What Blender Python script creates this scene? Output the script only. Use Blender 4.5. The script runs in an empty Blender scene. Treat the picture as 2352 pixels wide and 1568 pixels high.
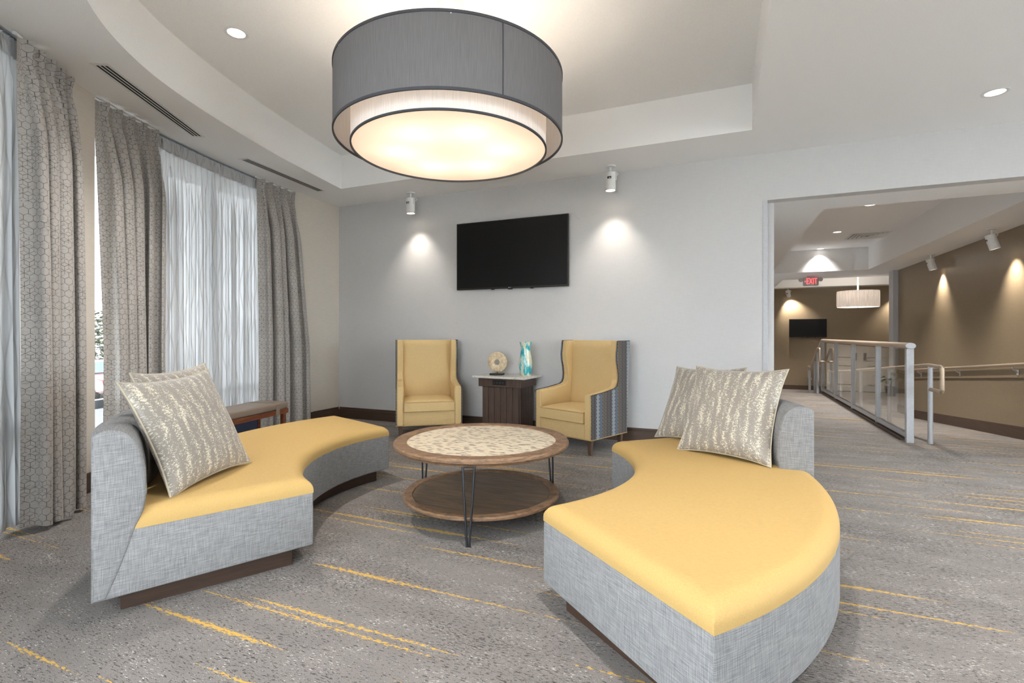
import bpy, bmesh, math, random
from mathutils import Vector, Matrix

random.seed(7)
scene = bpy.context.scene
col = scene.collection
PI = math.pi

# ------------------------------------------------------------------ camera
# level view-camera lens: focal length 1146 px on a 2352 px wide frame, turned 22.8 degrees left of the wall normal
F_PX, W_PX, H_PX, HORIZON = 1146.0, 2352.0, 1568.0, 768.0
YAW = math.atan2(1658 - 1176, F_PX)
cam_data = bpy.data.cameras.new('camera')
cam_data.sensor_fit = 'HORIZONTAL'
cam_data.sensor_width = 36.0
cam_data.lens = 36.0 * F_PX / W_PX
cam_data.shift_y = -(H_PX / 2 - HORIZON) / W_PX
cam_data.clip_start = 0.05
cam = bpy.data.objects.new('camera', cam_data)
cam.location = (0, 0, 1.2)
cam.rotation_euler = (PI / 2, 0, YAW)
col.objects.link(cam)
scene.camera = cam

# ------------------------------------------------------------------ world, exposure
world = bpy.data.worlds.new('overcast_sky')
scene.world = world
world.use_nodes = True
bg = world.node_tree.nodes['Background']
bg.inputs[0].default_value = (0.90, 0.95, 1.0, 1)
bg.inputs[1].default_value = 6.0
scene.view_settings.view_transform = 'Standard'
scene.view_settings.look = 'None'
scene.view_settings.gamma = 1.0
scene.view_settings.use_curve_mapping = False
scene.view_settings.exposure = 0.92
scene.cycles.use_denoising = True
scene.cycles.max_bounces = 7
scene.cycles.diffuse_bounces = 4
scene.cycles.use_adaptive_sampling = True
scene.cycles.adaptive_threshold = 0.15
scene.cycles.adaptive_min_samples = 16
scene.cycles.glossy_bounces = 3
scene.cycles.transmission_bounces = 4
scene.cycles.transparent_max_bounces = 8
scene.cycles.sample_clamp_indirect = 6.0
scene.cycles.caustics_reflective = False
scene.cycles.caustics_refractive = False

PENDANT_W = 5.2     # per bulb, six bulbs
SPOT_W = 22.0
DOWN_W = 150.0
HALL_SPOT_W = 55.0
HALL_DOWN_W = 270.0


# ------------------------------------------------------------------ helpers: materials
def lin(r, g, b):
    def f(c):
        c /= 255.0
        return c / 12.92 if c <= 0.04045 else ((c + 0.055) / 1.055) ** 2.4
    return (f(r), f(g), f(b), 1.0)


class Nodes:
    def __init__(self, name):
        self.m = bpy.data.materials.new(name)
        self.m.use_nodes = True
        self.t = self.m.node_tree
        self.bsdf = self.t.nodes['Principled BSDF']
        self.out = self.t.nodes['Material Output']

    def set(self, node, **kw):
        for k, v in kw.items():
            k = k.replace('_', ' ')
            s = node.inputs[int(k[1:])] if (k[0] == 'i' and k[1:].isdigit()) else node.inputs[k]
            if isinstance(v, bpy.types.NodeSocket):
                self.t.links.new(v, s)
            else:
                s.default_value = v
        return node

    def n(self, typ, props=None, **kw):
        nd = self.t.nodes.new('ShaderNode' + typ)
        for k, v in (props or {}).items():
            setattr(nd, k, v)
        return self.set(nd, **kw)

    def math(self, op, a, b=0.0, c=None):
        kw = dict(i0=a, i1=b)
        if c is not None:
            kw['i2'] = c
        return self.n('Math', dict(operation=op), **kw).outputs[0]

    def vmath(self, op, a, b=(0, 0, 0)):
        nd = self.n('VectorMath', dict(operation=op), i0=a, i1=b)
        return nd.outputs['Value'] if op in ('DOT_PRODUCT', 'LENGTH', 'DISTANCE') else nd.outputs[0]

    def coord(self, which='Object'):
        return self.n('TexCoord').outputs[which]

    def pos(self):
        return self.n('NewGeometry').outputs['Position']

    def scale(self, v, s):
        return self.vmath('MULTIPLY', v, s)

    def noise(self, v, scale=5.0, detail=2.0, rough=0.5, dist=0.0):
        return self.n('TexNoise', None, Vector=v, Scale=scale, Detail=detail, Roughness=rough, Distortion=dist).outputs[0]

    def thread(self, v, sx, sy, detail=2.0, rough=0.55):
        """noise drawn out along x (sx small, sy large); each thread shifted so that no lattice shows"""
        sp = self.n('SeparateXYZ', None, i0=v)
        t = self.math('MULTIPLY', sp.outputs[1], sy)
        a = self.math('ADD', self.math('MULTIPLY', sp.outputs[0], sx), self.math('MULTIPLY', t, 0.618))
        c = self.n('CombineXYZ', None, i0=a, i1=t, i2=sp.outputs[2])
        return self.noise(c.outputs[0], 1.0, detail, rough)

    def swap(self, v):
        sp = self.n('SeparateXYZ', None, i0=v)
        return self.n('CombineXYZ', None, i0=sp.outputs[1], i1=sp.outputs[0]).outputs[0]

    def ramp(self, f, stops):
        nd = self.n('ValToRGB', None, Fac=f)
        e = nd.color_ramp.elements
        while len(e) < len(stops):
            e.new(0.5)
        for el, (p, c) in zip(e, stops):
            el.position = p
            el.color = c if len(c) == 4 else (c[0], c[1], c[2], 1)
        return nd.outputs[0]

    def mix(self, f, a, b):
        nd = self.t.nodes.new('ShaderNodeMix')
        nd.data_type = 'RGBA'
        for i, v in ((0, f), (6, a), (7, b)):
            if isinstance(v, bpy.types.NodeSocket):
                self.t.links.new(v, nd.inputs[i])
            else:
                nd.inputs[i].default_value = v
        return nd.outputs[2]

    def step(self, f, lo, hi):
        nd = self.n('MapRange', None, Value=f)
        nd.inputs[1].default_value = lo
        nd.inputs[2].default_value = hi
        return nd.outputs[0]

    def bump(self, h, strength=0.3, dist=0.01):
        return self.n('Bump', None, Height=h, Strength=strength, Distance=dist).outputs[0]

    def done(self, **kw):
        self.set(self.bsdf, **kw)
        return self.m


def plain(name, c, rough=0.5, metal=0.0, spec=0.5, bump=None):
    k = Nodes(name)
    col_ = lin(*c)
    kw = dict(Roughness=rough, Metallic=metal)
    v = k.noise(k.coord(), bump[0] if bump else 40.0, 3.0)
    c2 = tuple(min(1, q * 0.93) for q in col_[:3]) + (1,)
    kw['Base_Color'] = k.mix(k.step(v, 0.35, 0.65), col_, c2)
    kw['Specular_IOR_Level'] = spec
    if bump:
        kw['Normal'] = k.bump(v, bump[1], bump[2])
    return k.done(**kw)


def emitter(name, c, strength):
    k = Nodes(name)
    return k.done(Base_Color=lin(*c), Emission_Color=lin(*c), Emission_Strength=strength)


M = {}


def make_materials():
    # painted ceiling
    M['ceiling'] = plain('ceiling_paint', (247, 247, 247), 0.9, bump=(180.0, 0.04, 0.002))
    M['white_metal'] = plain('white_enamel', (232, 232, 230), 0.4)
    # textured vinyl wall covering, fine horizontal thread
    k = Nodes('grey_wall_vinyl')
    p = k.pos()
    pz = k.n('SeparateXYZ', None, i0=p)
    pq = k.n('CombineXYZ', None, i0=k.math('ADD', pz.outputs[0], pz.outputs[1]), i1=pz.outputs[2]).outputs[0]
    a = k.thread(pq, 12, 380)
    b = k.thread(k.swap(pq), 12, 380)
    s = k.math('ADD', k.math('MULTIPLY', a, 0.6), k.math('MULTIPLY', b, 0.4))
    k.done(Base_Color=k.ramp(s, [(0.3, lin(198, 197, 197)), (0.7, lin(211, 210, 210))]), Roughness=0.65,
           Normal=k.bump(s, 0.12, 0.002))
    M['wall'] = k.m
    k = Nodes('beige_wall_vinyl')
    p = k.pos()
    a = k.noise(k.scale(p, (14, 14, 420)), 1.0, 3.0)
    k.done(Base_Color=k.ramp(a, [(0.3, lin(202, 194, 183)), (0.7, lin(214, 206, 195))]), Roughness=0.7, Normal=k.bump(a, 0.1, 0.002))
    M['wall_beige'] = k.m
    k = Nodes('brown_wall_vinyl')
    p = k.pos()
    a = k.noise(k.scale(p, (8, 8, 240)), 1.0, 3.0)
    b = k.noise(k.scale(p, (240, 240, 8)), 1.0, 2.0)
    s = k.math('ADD', k.math('MULTIPLY', a, 0.6), k.math('MULTIPLY', b, 0.4))
    k.done(Base_Color=k.ramp(s, [(0.3, lin(132, 117, 95)), (0.7, lin(146, 130, 107))]), Roughness=0.42, Specular_IOR_Level=0.5,
           Normal=k.bump(s, 0.1, 0.002))
    M['wall_brown'] = k.m
    # carpet: taupe loop pile, dark and pale flecks drawn out along X, broken golden lines
    k = Nodes('carpet_loop_pile')
    p = k.pos()
    fl = k.noise(k.scale(p, (44, 190, 45)), 1.0, 3.0, 0.62, 0.5)
    fl2 = k.noise(k.vmath('ADD', k.scale(p, (46, 200, 50)), (31, 7, 3)), 1.0, 2.0, 0.6)
    big = k.noise(k.scale(p, (1.3, 3.2, 1)), 1.0, 3.0)
    mid = k.noise(k.scale(p, (4.0, 9.0, 1)), 1.0, 2.0)
    pile = k.noise(p, 320.0, 2.0, 0.7)
    base = k.ramp(k.math('ADD', k.math('MULTIPLY', pile, 0.85), k.math('MULTIPLY', mid, 0.15)),
                  [(0.30, lin(100, 95, 92)), (0.68, lin(152, 145, 141))])
    dthr = k.math('ADD', k.math('MULTIPLY', big, -0.30), 0.72)
    dark = k.step(k.math('SUBTRACT', fl, dthr), 0.0, 0.03)
    c1 = k.mix(dark, base, lin(66, 61, 57))
    wthr = k.math('ADD', k.math('MULTIPLY', mid, -0.34), 0.825)
    wh = k.step(k.math('SUBTRACT', fl2, wthr), 0.0, 0.03)
    c2 = k.mix(wh, c1, lin(205, 200, 193))
    # golden lines: rows across Y, each with its own offset, thickness changing along X
    sx = k.n('SeparateXYZ', None, i0=p)
    X, Y = sx.outputs[0], sx.outputs[1]
    gold = None
    for pitch, off, seed, wmax in ((0.19, 0.03, 3.0, 0.006), (0.31, 0.17, 11.0, 0.015)):
        yy = k.math('ADD', k.math('DIVIDE', Y, pitch), off)
        row = k.math('FLOOR', yy)
        rnd = k.n('TexWhiteNoise', dict(noise_dimensions='1D'), W=k.math('ADD', row, seed)).outputs[0]
        cy = k.math('ADD', k.math('MULTIPLY', rnd, 0.5), 0.25)
        dy = k.math('MULTIPLY', k.math('ABSOLUTE', k.math('SUBTRACT', k.math('FRACT', yy), cy)), pitch)
        cv = k.n('CombineXYZ', None, i0=k.math('ADD', k.math('MULTIPLY', X, 0.85), k.math('MULTIPLY', rnd, 91.0)), i1=k.math('MULTIPLY', row, 7.31), i2=seed)
        along = k.noise(cv.outputs[0], 1.0, 1.5)
        w = k.math('MULTIPLY', k.step(along, 0.51, 0.70), wmax)
        edge = k.math('MULTIPLY', k.math('SUBTRACT', k.noise(k.scale(p, (40, 130, 30)), 1.0, 2.0, 0.6), 0.49), 0.075)
        g = k.step(k.math('SUBTRACT', k.math('ADD', w, k.math('MULTIPLY', edge, k.step(along, 0.5, 0.60))), dy), 0.0, 0.003)
        g = k.math('MULTIPLY', g, k.step(along, 0.51, 0.525))
        gold = g if gold is None else k.math('MAXIMUM', gold, g)
    c3 = k.mix(gold, c2, lin(214, 168, 72))
    k.done(Base_Color=c3, Roughness=0.95, Specular_IOR_Level=0.1, Sheen_Weight=0.15,
           Normal=k.bump(k.math('ADD', pile, k.math('MULTIPLY', fl, 0.5)), 0.6, 0.006))
    M['carpet'] = k.m
    # grey linen weave on UV (metres)
    k = Nodes('grey_linen')
    u = k.n('UVMap').outputs[0]
    a = k.thread(u, 15, 800, 2.0)
    b = k.thread(k.swap(u), 15, 800, 2.0)
    sub = k.noise(k.scale(u, (900, 900, 1)), 1.0, 1.0)
    s = k.math('ADD', k.math('ADD', k.math('MULTIPLY', a, 0.45), k.math('MULTIPLY', b, 0.40)), k.math('MULTIPLY', sub, 0.15))
    k.done(Base_Color=k.ramp(s, [(0.35, lin(84, 84, 88)), (0.49, lin(130, 130, 132)), (0.63, lin(176, 176, 176))]), Roughness=0.85,
           Specular_IOR_Level=0.2, Normal=k.bump(s, 0.25, 0.003))
    M['linen'] = k.m
    # golden seat fabric, fine diagonal twill
    def gold_fabric(name, c_lo, c_hi):
        k = Nodes(name)
        v = k.coord()
        a = k.noise(k.scale(v, (60, 420, 420)), 1.0, 3.0, 0.6)
        b = k.noise(v, 700.0, 1.0)
        s = k.math('ADD', k.math('MULTIPLY', a, 0.6), k.math('MULTIPLY', b, 0.4))
        soft = k.noise(v, 6.0, 2.0)
        k.done(Base_Color=k.ramp(s, [(0.34, lin(*c_lo)), (0.66, lin(*c_hi))]), Roughness=0.7, Specular_IOR_Level=0.25, Sheen_Weight=0.08,
               Sheen_Tint=lin(255, 225, 160), Normal=k.bump(k.math('ADD', s, k.math('MULTIPLY', soft, 0.8)), 0.18, 0.004))
        return k.m
    M['gold_seat'] = gold_fabric('golden_twill', (180, 148, 90), (198, 166, 108))
    M['gold_chair'] = gold_fabric('butter_yellow_weave', (202, 172, 118), (220, 194, 146))
    M['gold_welt'] = plain('yellow_welt', (190, 160, 108), 0.7)
    # satin pillow cloth with broken upright dashes
    k = Nodes('taupe_satin_dashes')
    u = k.n('UVMap').outputs[0]
    cols = k.step(k.noise(k.scale(u, (40, 7.0, 1)), 1.0, 2.0, 0.5), 0.36, 0.66)
    d1 = k.noise(k.scale(u, (140, 300, 1)), 1.0, 3.0, 0.6, 0.5)
    d2 = k.noise(k.vmath('ADD', k.scale(u, (64, 100, 1)), (9, 4, 0)), 1.0, 2.0)
    sw = k.math('SINE', k.math('ADD', k.math('MULTIPLY', k.n('SeparateXYZ', None, i0=u).outputs[0], 100.0), k.math('MULTIPLY', k.noise(k.scale(u, (9, 9, 1)), 1.0, 1.0), 7.0)))
    s = k.math('ADD', k.math('ADD', k.math('ADD', k.math('MULTIPLY', cols, 0.10), k.math('MULTIPLY', sw, 0.035)), k.math('MULTIPLY', d1, 0.62)), k.math('MULTIPLY', d2, 0.35))
    mk = k.step(s, 0.583, 0.597)
    k.done(Base_Color=k.mix(mk, lin(142, 135, 127), lin(214, 206, 188)), Roughness=k.math('ADD', k.math('MULTIPLY', mk, 0.25), 0.38),
           Specular_IOR_Level=0.4, Sheen_Weight=0.3, Normal=k.bump(k.noise(u, 14.0, 2.0), 0.25, 0.012))
    M['pillow'] = k.m
    M['pillow_welt'] = plain('pillow_cord', (186, 176, 156), 0.6)
    # drapery: distressed hexagon lattice on silvery cloth, UV in metres
    k = Nodes('hexagon_drapery')
    u = k.n('UVMap').outputs[0]
    q = k.scale(u, (1 / 0.047, 1 / 0.047, 0))
    rr, hh = (1.0, 1.7320508, 1.0), (0.5, 0.8660254, 0.5)
    a = k.vmath('SUBTRACT', k.vmath('MODULO', k.vmath('ADD', q, (400, 400 * 1.7320508, 0)), rr), hh)
    b = k.vmath('SUBTRACT', k.vmath('MODULO', k.vmath('ADD', q, (400.5, 400 * 1.7320508 + 0.8660254, 0)), rr), hh)
    fa = k.scale(a, (1, 1, 0))
    fb = k.scale(b, (1, 1, 0))
    near = k.math('LESS_THAN', k.vmath('LENGTH', fa), k.vmath('LENGTH', fb))
    g = k.vmath('ADD', k.vmath('MULTIPLY', fa, k.n('CombineXYZ', None, i0=near, i1=near).outputs[0]),
                k.vmath('MULTIPLY', fb, k.n('CombineXYZ', None, i0=k.math('SUBTRACT', 1.0, near), i1=k.math('SUBTRACT', 1.0, near)).outputs[0]))
    ag = k.vmath('ABSOLUTE', g)
    hd = k.math('MAXIMUM', k.n('SeparateXYZ', None, i0=ag).outputs[0], k.vmath('DOT_PRODUCT', ag, (0.5, 0.8660254, 0)))
    line = k.step(hd, 0.462, 0.478)
    # inner spokes that make the tumbling-block cells
    gs = k.n('SeparateXYZ', None, i0=g)
    sp1 = k.math('MULTIPLY', k.step(k.math('ABSOLUTE', gs.outputs[0]), 0.030, 0.018), k.math('GREATER_THAN', gs.outputs[1], 0.0))
    d2 = k.math('ABSOLUTE', k.vmath('DOT_PRODUCT', g, (0.5, 0.8660254, 0)))
    sp2 = k.math('MULTIPLY', k.step(d2, 0.030, 0.018), k.math('GREATER_THAN', gs.outputs[0], 0.0))
    d3 = k.math('ABSOLUTE', k.vmath('DOT_PRODUCT', g, (-0.5, 0.8660254, 0)))
    sp3 = k.math('MULTIPLY', k.step(d3, 0.030, 0.018), k.math('LESS_THAN', gs.outputs[0], 0.0))
    wear_in = k.step(k.noise(k.scale(u, (7, 5, 1)), 1.0, 2.0), 0.47, 0.53)
    spoke = k.math('MULTIPLY', k.math('MAXIMUM', sp1, k.math('MAXIMUM', sp2, sp3)), wear_in)
    wear = k.step(k.noise(k.scale(u, (40, 140, 1)), 1.0, 2.0), 0.36, 0.44)
    stri = k.math('MULTIPLY', k.step(k.thread(u, 14, 260), 0.58, 0.63), k.step(k.noise(k.scale(u, (5, 4, 1)), 1.0, 2.0), 0.42, 0.62))
    ln = k.math('MULTIPLY', k.math('MAXIMUM', line, spoke), wear)
    ln = k.math('MAXIMUM', ln, k.math('MULTIPLY', stri, 0.7))
    thread = k.thread(u, 30, 700)
    base = k.ramp(thread, [(0.3, lin(162, 157, 152)), (0.7, lin(182, 177, 172))])
    k.done(Base_Color=k.mix(k.math('MULTIPLY', ln, 0.95), base, lin(84, 78, 74)), Roughness=0.5, Specular_IOR_Level=0.4, Sheen_Weight=0.2)
    M['drape'] = k.m
    # sheer voile with woven waves
    k = Nodes('sheer_voile')
    u = k.n('UVMap').outputs[0]
    su = k.n('SeparateXYZ', None, i0=u)
    wob = k.math('MULTIPLY', k.noise(k.scale(u, (2.0, 1.2, 1)), 1.0, 1.0), 5.0)
    fam = []
    for off, amp, frq in ((0.0, 0.17, 8.5), (0.5, -0.17, 8.5)):
        ph_ = k.math('ADD', k.math('ADD', k.math('DIVIDE', su.outputs[0], 0.135), off), k.math('MULTIPLY', k.math('SINE', k.math('ADD', k.math('MULTIPLY', su.outputs[1], frq), wob)), amp))
        fam.append(k.step(k.math('ABSOLUTE', k.math('SUBTRACT', k.math('FRACT', k.math('ADD', ph_, 50.0)), 0.5)), 0.062, 0.040))
    wave = k.math('MULTIPLY', k.math('MAXIMUM', fam[0], fam[1]), 0.8)
    dif = k.n('BsdfDiffuse', None, Color=k.mix(wave, lin(206, 208, 211), lin(184, 184, 183)))
    trl = k.n('BsdfTranslucent', None, Color=k.mix(wave, lin(226, 229, 232), lin(196, 195, 194)))
    tra = k.n('BsdfTransparent', None, Color=(1, 1, 1, 1))
    m1 = k.n('MixShader', None, i0=0.12)
    k.t.links.new(dif.outputs[0], m1.inputs[1]); k.t.links.new(trl.outputs[0], m1.inputs[2])
    m2 = k.n('MixShader', None, i0=k.math('SUBTRACT', 0.02, k.math('MULTIPLY', wave, 0.018)))
    k.t.links.new(m1.outputs[0], m2.inputs[1]); k.t.links.new(tra.outputs[0], m2.inputs[2])
    k.t.links.new(m2.outputs[0], k.out.inputs[0])
    M['sheer'] = k.m
    # woods
    def wood(name, c0, c1, scale=(3, 60, 60), rough=0.5, bumpk=0.15):
        k = Nodes(name)
        v = k.coord()
        a = k.noise(k.scale(v, scale), 1.0, 5.0, 0.6, 0.6)
        b = k.noise(k.scale(v, tuple(q * 5 for q in scale)), 1.0, 2.0)
        s = k.math('ADD', k.math('MULTIPLY', a, 0.75), k.math('MULTIPLY', b, 0.25))
        k.done(Base_Color=k.ramp(s, [(0.34, lin(*c0)), (0.64, lin(*c1))]), Roughness=rough, Normal=k.bump(s, bumpk, 0.003))
        return k.m
    M['wood_base'] = wood('dark_stained_baseboard', (66, 50, 40), (88, 70, 57), (3, 3, 90))
    M['wood_plinth'] = wood('espresso_plinth', (58, 42, 33), (74, 55, 44), (6, 6, 70))
    M['wood_rim'] = wood('weathered_oak_rim', (84, 66, 52), (150, 116, 86), (14, 14, 90), 0.55, 0.4)
    M['wood_shelf'] = wood('weathered_oak_shelf', (74, 60, 50), (124, 102, 83), (5, 45, 45), 0.45, 0.25)
    M['wood_side'] = wood('brown_oak_boards', (70, 55, 48), (92, 74, 66), (60, 60, 4), 0.45)
    M['wood_leg'] = wood('walnut_leg', (84, 66, 54), (104, 84, 70), (60, 60, 6), 0.4)
    M['wood_bench'] = wood('red_walnut_frame', (96, 52, 34), (134, 80, 54), (5, 60, 60), 0.4)
    # capiz-like table inlay
    k = Nodes('mottled_shell_inlay')
    v = k.coord()
    wv = k.vmath('ADD', k.scale(v, (19, 32, 19)), k.scale(k.n('TexNoise', None, Vector=v, Scale=18.0).outputs[1], (1.4, 1.4, 0)))
    vo = k.n('TexVoronoi', dict(feature='F1'), Vector=wv, Scale=1.0)
    cell = vo.outputs['Distance']
    smear = k.noise(k.scale(v, (16, 60, 30)), 1.0, 4.0, 0.6)
    spots = k.step(k.math('ADD', k.math('MULTIPLY', cell, -1.0), k.math('MULTIPLY', smear, 1.15)), 0.05, 0.40)
    grain = k.noise(v, 160.0, 3.0, 0.7)
    base = k.ramp(grain, [(0.3, lin(206, 190, 162)), (0.7, lin(234, 221, 197))])
    k.done(Base_Color=k.mix(k.math('MULTIPLY', spots, 0.82), base, lin(118, 102, 88)), Roughness=0.35, Normal=k.bump(smear, 0.1, 0.003))
    M['inlay'] = k.m
    M['iron'] = plain('dark_forged_iron', (74, 77, 82), 0.42, 0.85, bump=(60.0, 0.2, 0.002))
    M['steel'] = plain('brushed_aluminium', (192, 195, 200), 0.5, 0.35)
    M['steel_warm'] = plain('satin_bronze_rail', (190, 172, 152), 0.4, 0.5)
    M['black'] = plain('black_plastic', (24, 24, 25), 0.4)
    M['screen'] = plain('tv_screen_glass', (18, 18, 19), 0.32, 0.0, 0.25)
    M['trim_dark'] = plain('charcoal_ribbon', (70, 72, 78), 0.7)
    M['white'] = plain('white_satin_paint', (228, 226, 222), 0.45)
    M['grey_guard'] = plain('pale_grey_corner_guard', (196, 198, 202), 0.5)
    M['slot_dark'] = plain('dark_slot', (40, 40, 42), 0.8)
    M['leather'] = plain('taupe_leather', (140, 124, 110), 0.42, bump=(260.0, 0.15, 0.002))
    M['blue_panel'] = plain('slate_blue_panel', (72, 84, 110), 0.6)
    # chair side cloth: upright stripes with woven squares
    k = Nodes('striped_slate_cloth')
    v = k.n('UVMap').outputs[0]
    sv = k.n('SeparateXYZ', None, i0=v)
    uu, vv = sv.outputs[0], sv.outputs[1]
    per = k.math('FRACT', k.math('DIVIDE', uu, 0.27))
    rmp = k.n('ValToRGB', None, Fac=per)
    rmp.color_ramp.interpolation = 'CONSTANT'
    stops = [(0.0, (74, 66, 62)), (0.30, (138, 143, 148)), (0.50, (88, 98, 112)), (0.68, (96, 82, 64)), (0.86, (80, 72, 68))]
    e = rmp.color_ramp.elements
    while len(e) < len(stops):
        e.new(0.5)
    for el, (p_, c_) in zip(e, stops):
        el.position = p_
        el.color = lin(*c_)
    cu = k.math('ABSOLUTE', k.math('SUBTRACT', k.math('FRACT', k.math('DIVIDE', uu, 0.054)), 0.5))
    cv = k.math('ABSOLUTE', k.math('SUBTRACT', k.math('FRACT', k.math('DIVIDE', vv, 0.036)), 0.5))
    sq = k.math('MULTIPLY', k.math('LESS_THAN', cu, 0.2), k.math('LESS_THAN', cv, 0.24))
    ringm = k.math('MULTIPLY', k.math('LESS_THAN', cu, 0.36), k.math('LESS_THAN', cv, 0.42))
    c1 = k.mix(k.math('MULTIPLY', ringm, 0.22), rmp.outputs[0], lin(170, 174, 178))
    c2 = k.mix(k.math('MULTIPLY', sq, 0.6), c1, lin(40, 40, 46))
    k.done(Base_Color=c2, Roughness=0.85, Specular_IOR_Level=0.2, Normal=k.bump(k.noise(v, 600.0, 2.0), 0.2, 0.002))
    M['stripe'] = k.m
    # stone and glaze
    k = Nodes('pale_granite')
    v = k.coord()
    a = k.noise(v, 70.0, 5.0, 0.7)
    k.done(Base_Color=k.ramp(a, [(0.36, lin(150, 146, 140)), (0.46, lin(214, 211, 205)), (0.7, lin(228, 226, 221))]), Roughness=0.2)
    M['granite'] = k.m
    k = Nodes('carved_limestone')
    v = k.coord()
    a = k.noise(v, 34.0, 5.0, 0.7)
    k.done(Base_Color=k.ramp(a, [(0.3, lin(190, 164, 126)), (0.6, lin(232, 214, 184))]), Roughness=0.85, Normal=k.bump(a, 0.9, 0.012))
    M['limestone'] = k.m
    k = Nodes('teal_drip_glaze')
    v = k.coord()
    a = k.noise(k.scale(v, (20, 20, 7)), 1.0, 6.0, 0.7, 0.3)
    k.done(Base_Color=k.ramp(a, [(0.30, lin(196, 150, 76)), (0.40, lin(226, 216, 180)), (0.49, lin(206, 224, 214)), (0.55, lin(72, 186, 194)), (0.66, lin(22, 140, 158)), (0.8, lin(150, 205, 190))]),
           Roughness=0.12, Specular_IOR_Level=0.6)
    M['glaze'] = k.m
    # thin architectural glass: clear with Fresnel reflection
    k = Nodes('clear_pane')
    ge = k.n('NewGeometry')
    cs = k.math('ABSOLUTE', k.vmath('DOT_PRODUCT', ge.outputs['Normal'], ge.outputs['Incoming']))
    two = k.math('ADD', k.math('MULTIPLY', k.math('POWER', k.math('SUBTRACT', 1.0, cs), 5.0), 0.94), 0.04)
    tr = k.n('BsdfTransparent', None, Color=(0.965, 0.975, 0.97, 1))
    gl = k.n('BsdfGlossy', None, Color=(1, 1, 1, 1), Roughness=0.0)
    ms = k.n('MixShader', None, i0=two)
    k.t.links.new(tr.outputs[0], ms.inputs[1]); k.t.links.new(gl.outputs[0], ms.inputs[2])
    k.t.links.new(ms.outputs[0], k.out.inputs[0])
    M['glass'] = k.m
    # lamp cloths
    def shade(name, c_dif, c_trl, f, ribs=False):
        k = Nodes(name)
        v = k.coord()
        if ribs:
            u = k.n('UVMap').outputs[0]
            a = k.noise(k.scale(u, (60, 2, 1)), 1.0, 2.0)
            cd = k.ramp(a, [(0.35, tuple(q * 0.45 for q in lin(*c_dif)[:3])), (0.65, lin(*c_dif))])
        else:
            a = k.noise(k.scale(v, (260, 260, 9)), 1.0, 2.0)
            cd = k.ramp(a, [(0.3, tuple(q * 0.82 for q in lin(*c_dif)[:3])), (0.7, lin(*c_dif))])
        d = k.n('BsdfDiffuse', None, Color=cd)
        t = k.n('BsdfTranslucent', None, Color=lin(*c_trl))
        ms = k.n('MixShader', None, i0=f)
        k.t.links.new(d.outputs[0], ms.inputs[1]); k.t.links.new(t.outputs[0], ms.inputs[2])
        k.t.links.new(ms.outputs[0], k.out.inputs[0])
        return k.m
    M['shade_grey'] = shade('grey_silk_shade', (130, 128, 129), (120, 120, 122), 0.03)
    M['shade_white'] = shade('white_inner_shade', (232, 229, 228), (236, 226, 220), 0.10)
    M['diffuser'] = shade('cream_diffuser', (235, 228, 218), (246, 230, 214), 0.27)
    M['shade_pleat'] = shade('pleated_grey_shade', (196, 190, 187), (200, 190, 182), 0.12, True)
    M['bulb'] = emitter('bulb_glow', (255, 226, 186), 12.0)
    M['lens'] = emitter('downlight_lens', (255, 248, 238), 3.0)
    M['spot_lens'] = emitter('spot_lens', (255, 240, 214), 6.0)
    M['exit_red'] = emitter('exit_letters', (255, 84, 88), 1.2)
    M['exit_grey'] = plain('grey_sign_case', (196, 196, 196), 0.5)
    M['asphalt'] = plain('pale_bounce_paving', (190, 188, 184), 0.9, bump=(30.0, 0.3, 0.02))  # ground made pale so it bounces daylight up to the ceiling
    M['asphalt_dark'] = plain('asphalt', (62, 62, 64), 0.9, bump=(30.0, 0.3, 0.02))
    M['car_red'] = plain('red_car_paint', (92, 10, 18), 0.2, 0.0, 0.6)
    M['car_glass'] = plain('car_glass', (46, 62, 68), 0.1, 0.0, 0.4)
    M['chrome'] = plain('chrome', (215, 218, 222), 0.12, 1.0)
    M['tyre'] = plain('tyre_rubber', (28, 28, 28), 0.8)
    M['bark'] = plain('bark', (88, 74, 60), 0.9)
    k = Nodes('leaf')
    a = k.noise(k.pos(), 2.5, 3.0)
    k.done(Base_Color=k.ramp(a, [(0.3, lin(34, 42, 24)), (0.7, lin(62, 68, 40))]), Roughness=0.6)
    M['leaf'] = k.m
    M['door_white'] = plain('white_door_paint', (222, 216, 206), 0.45)
    M['nickel'] = plain('satin_nickel', (170, 170, 168), 0.3, 0.9)
    M['pot'] = plain('clay_pot', (110, 100, 92), 0.7)
    M['facade_frame'] = plain('slate_window_frame', (110, 118, 128), 0.5)


make_materials()


# ------------------------------------------------------------------ helpers: geometry
def smooth(me, on=True, angle=None):
    for p in me.polygons:
        p.use_smooth = on
    if on and angle is not None:
        me.set_sharp_from_angle(angle=math.radians(angle))


def obj(name, bm, mat, parent=None, sm=None):
    me = bpy.data.meshes.new(name)
    bm.normal_update()
    bm.to_mesh(me)
    bm.free()
    if sm is not None:
        smooth(me, True, sm)
    me.materials.append(M[mat])
    o = bpy.data.objects.new(name, me)
    col.objects.link(o)
    if parent is not None:
        o.parent = parent
    return o


def tag(o, label, cat, group=None, kind=None):
    o['label'] = label
    o['category'] = cat
    if group:
        o['group'] = group
    if kind:
        o['kind'] = kind
    return o


def thing(name, label, cat, loc=(0, 0, 0), rz=0.0, group=None, kind=None):
    o = bpy.data.objects.new(name, None)
    o.empty_display_size = 0.1
    o.location = loc
    o.rotation_euler = (0, 0, rz)
    col.objects.link(o)
    return tag(o, label, cat, group, kind)


def copy_tree(o, parent=None):
    c = o.copy()
    col.objects.link(c)
    c.parent = parent
    for ch in list(o.children):
        copy_tree(ch, c)
    return c


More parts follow.
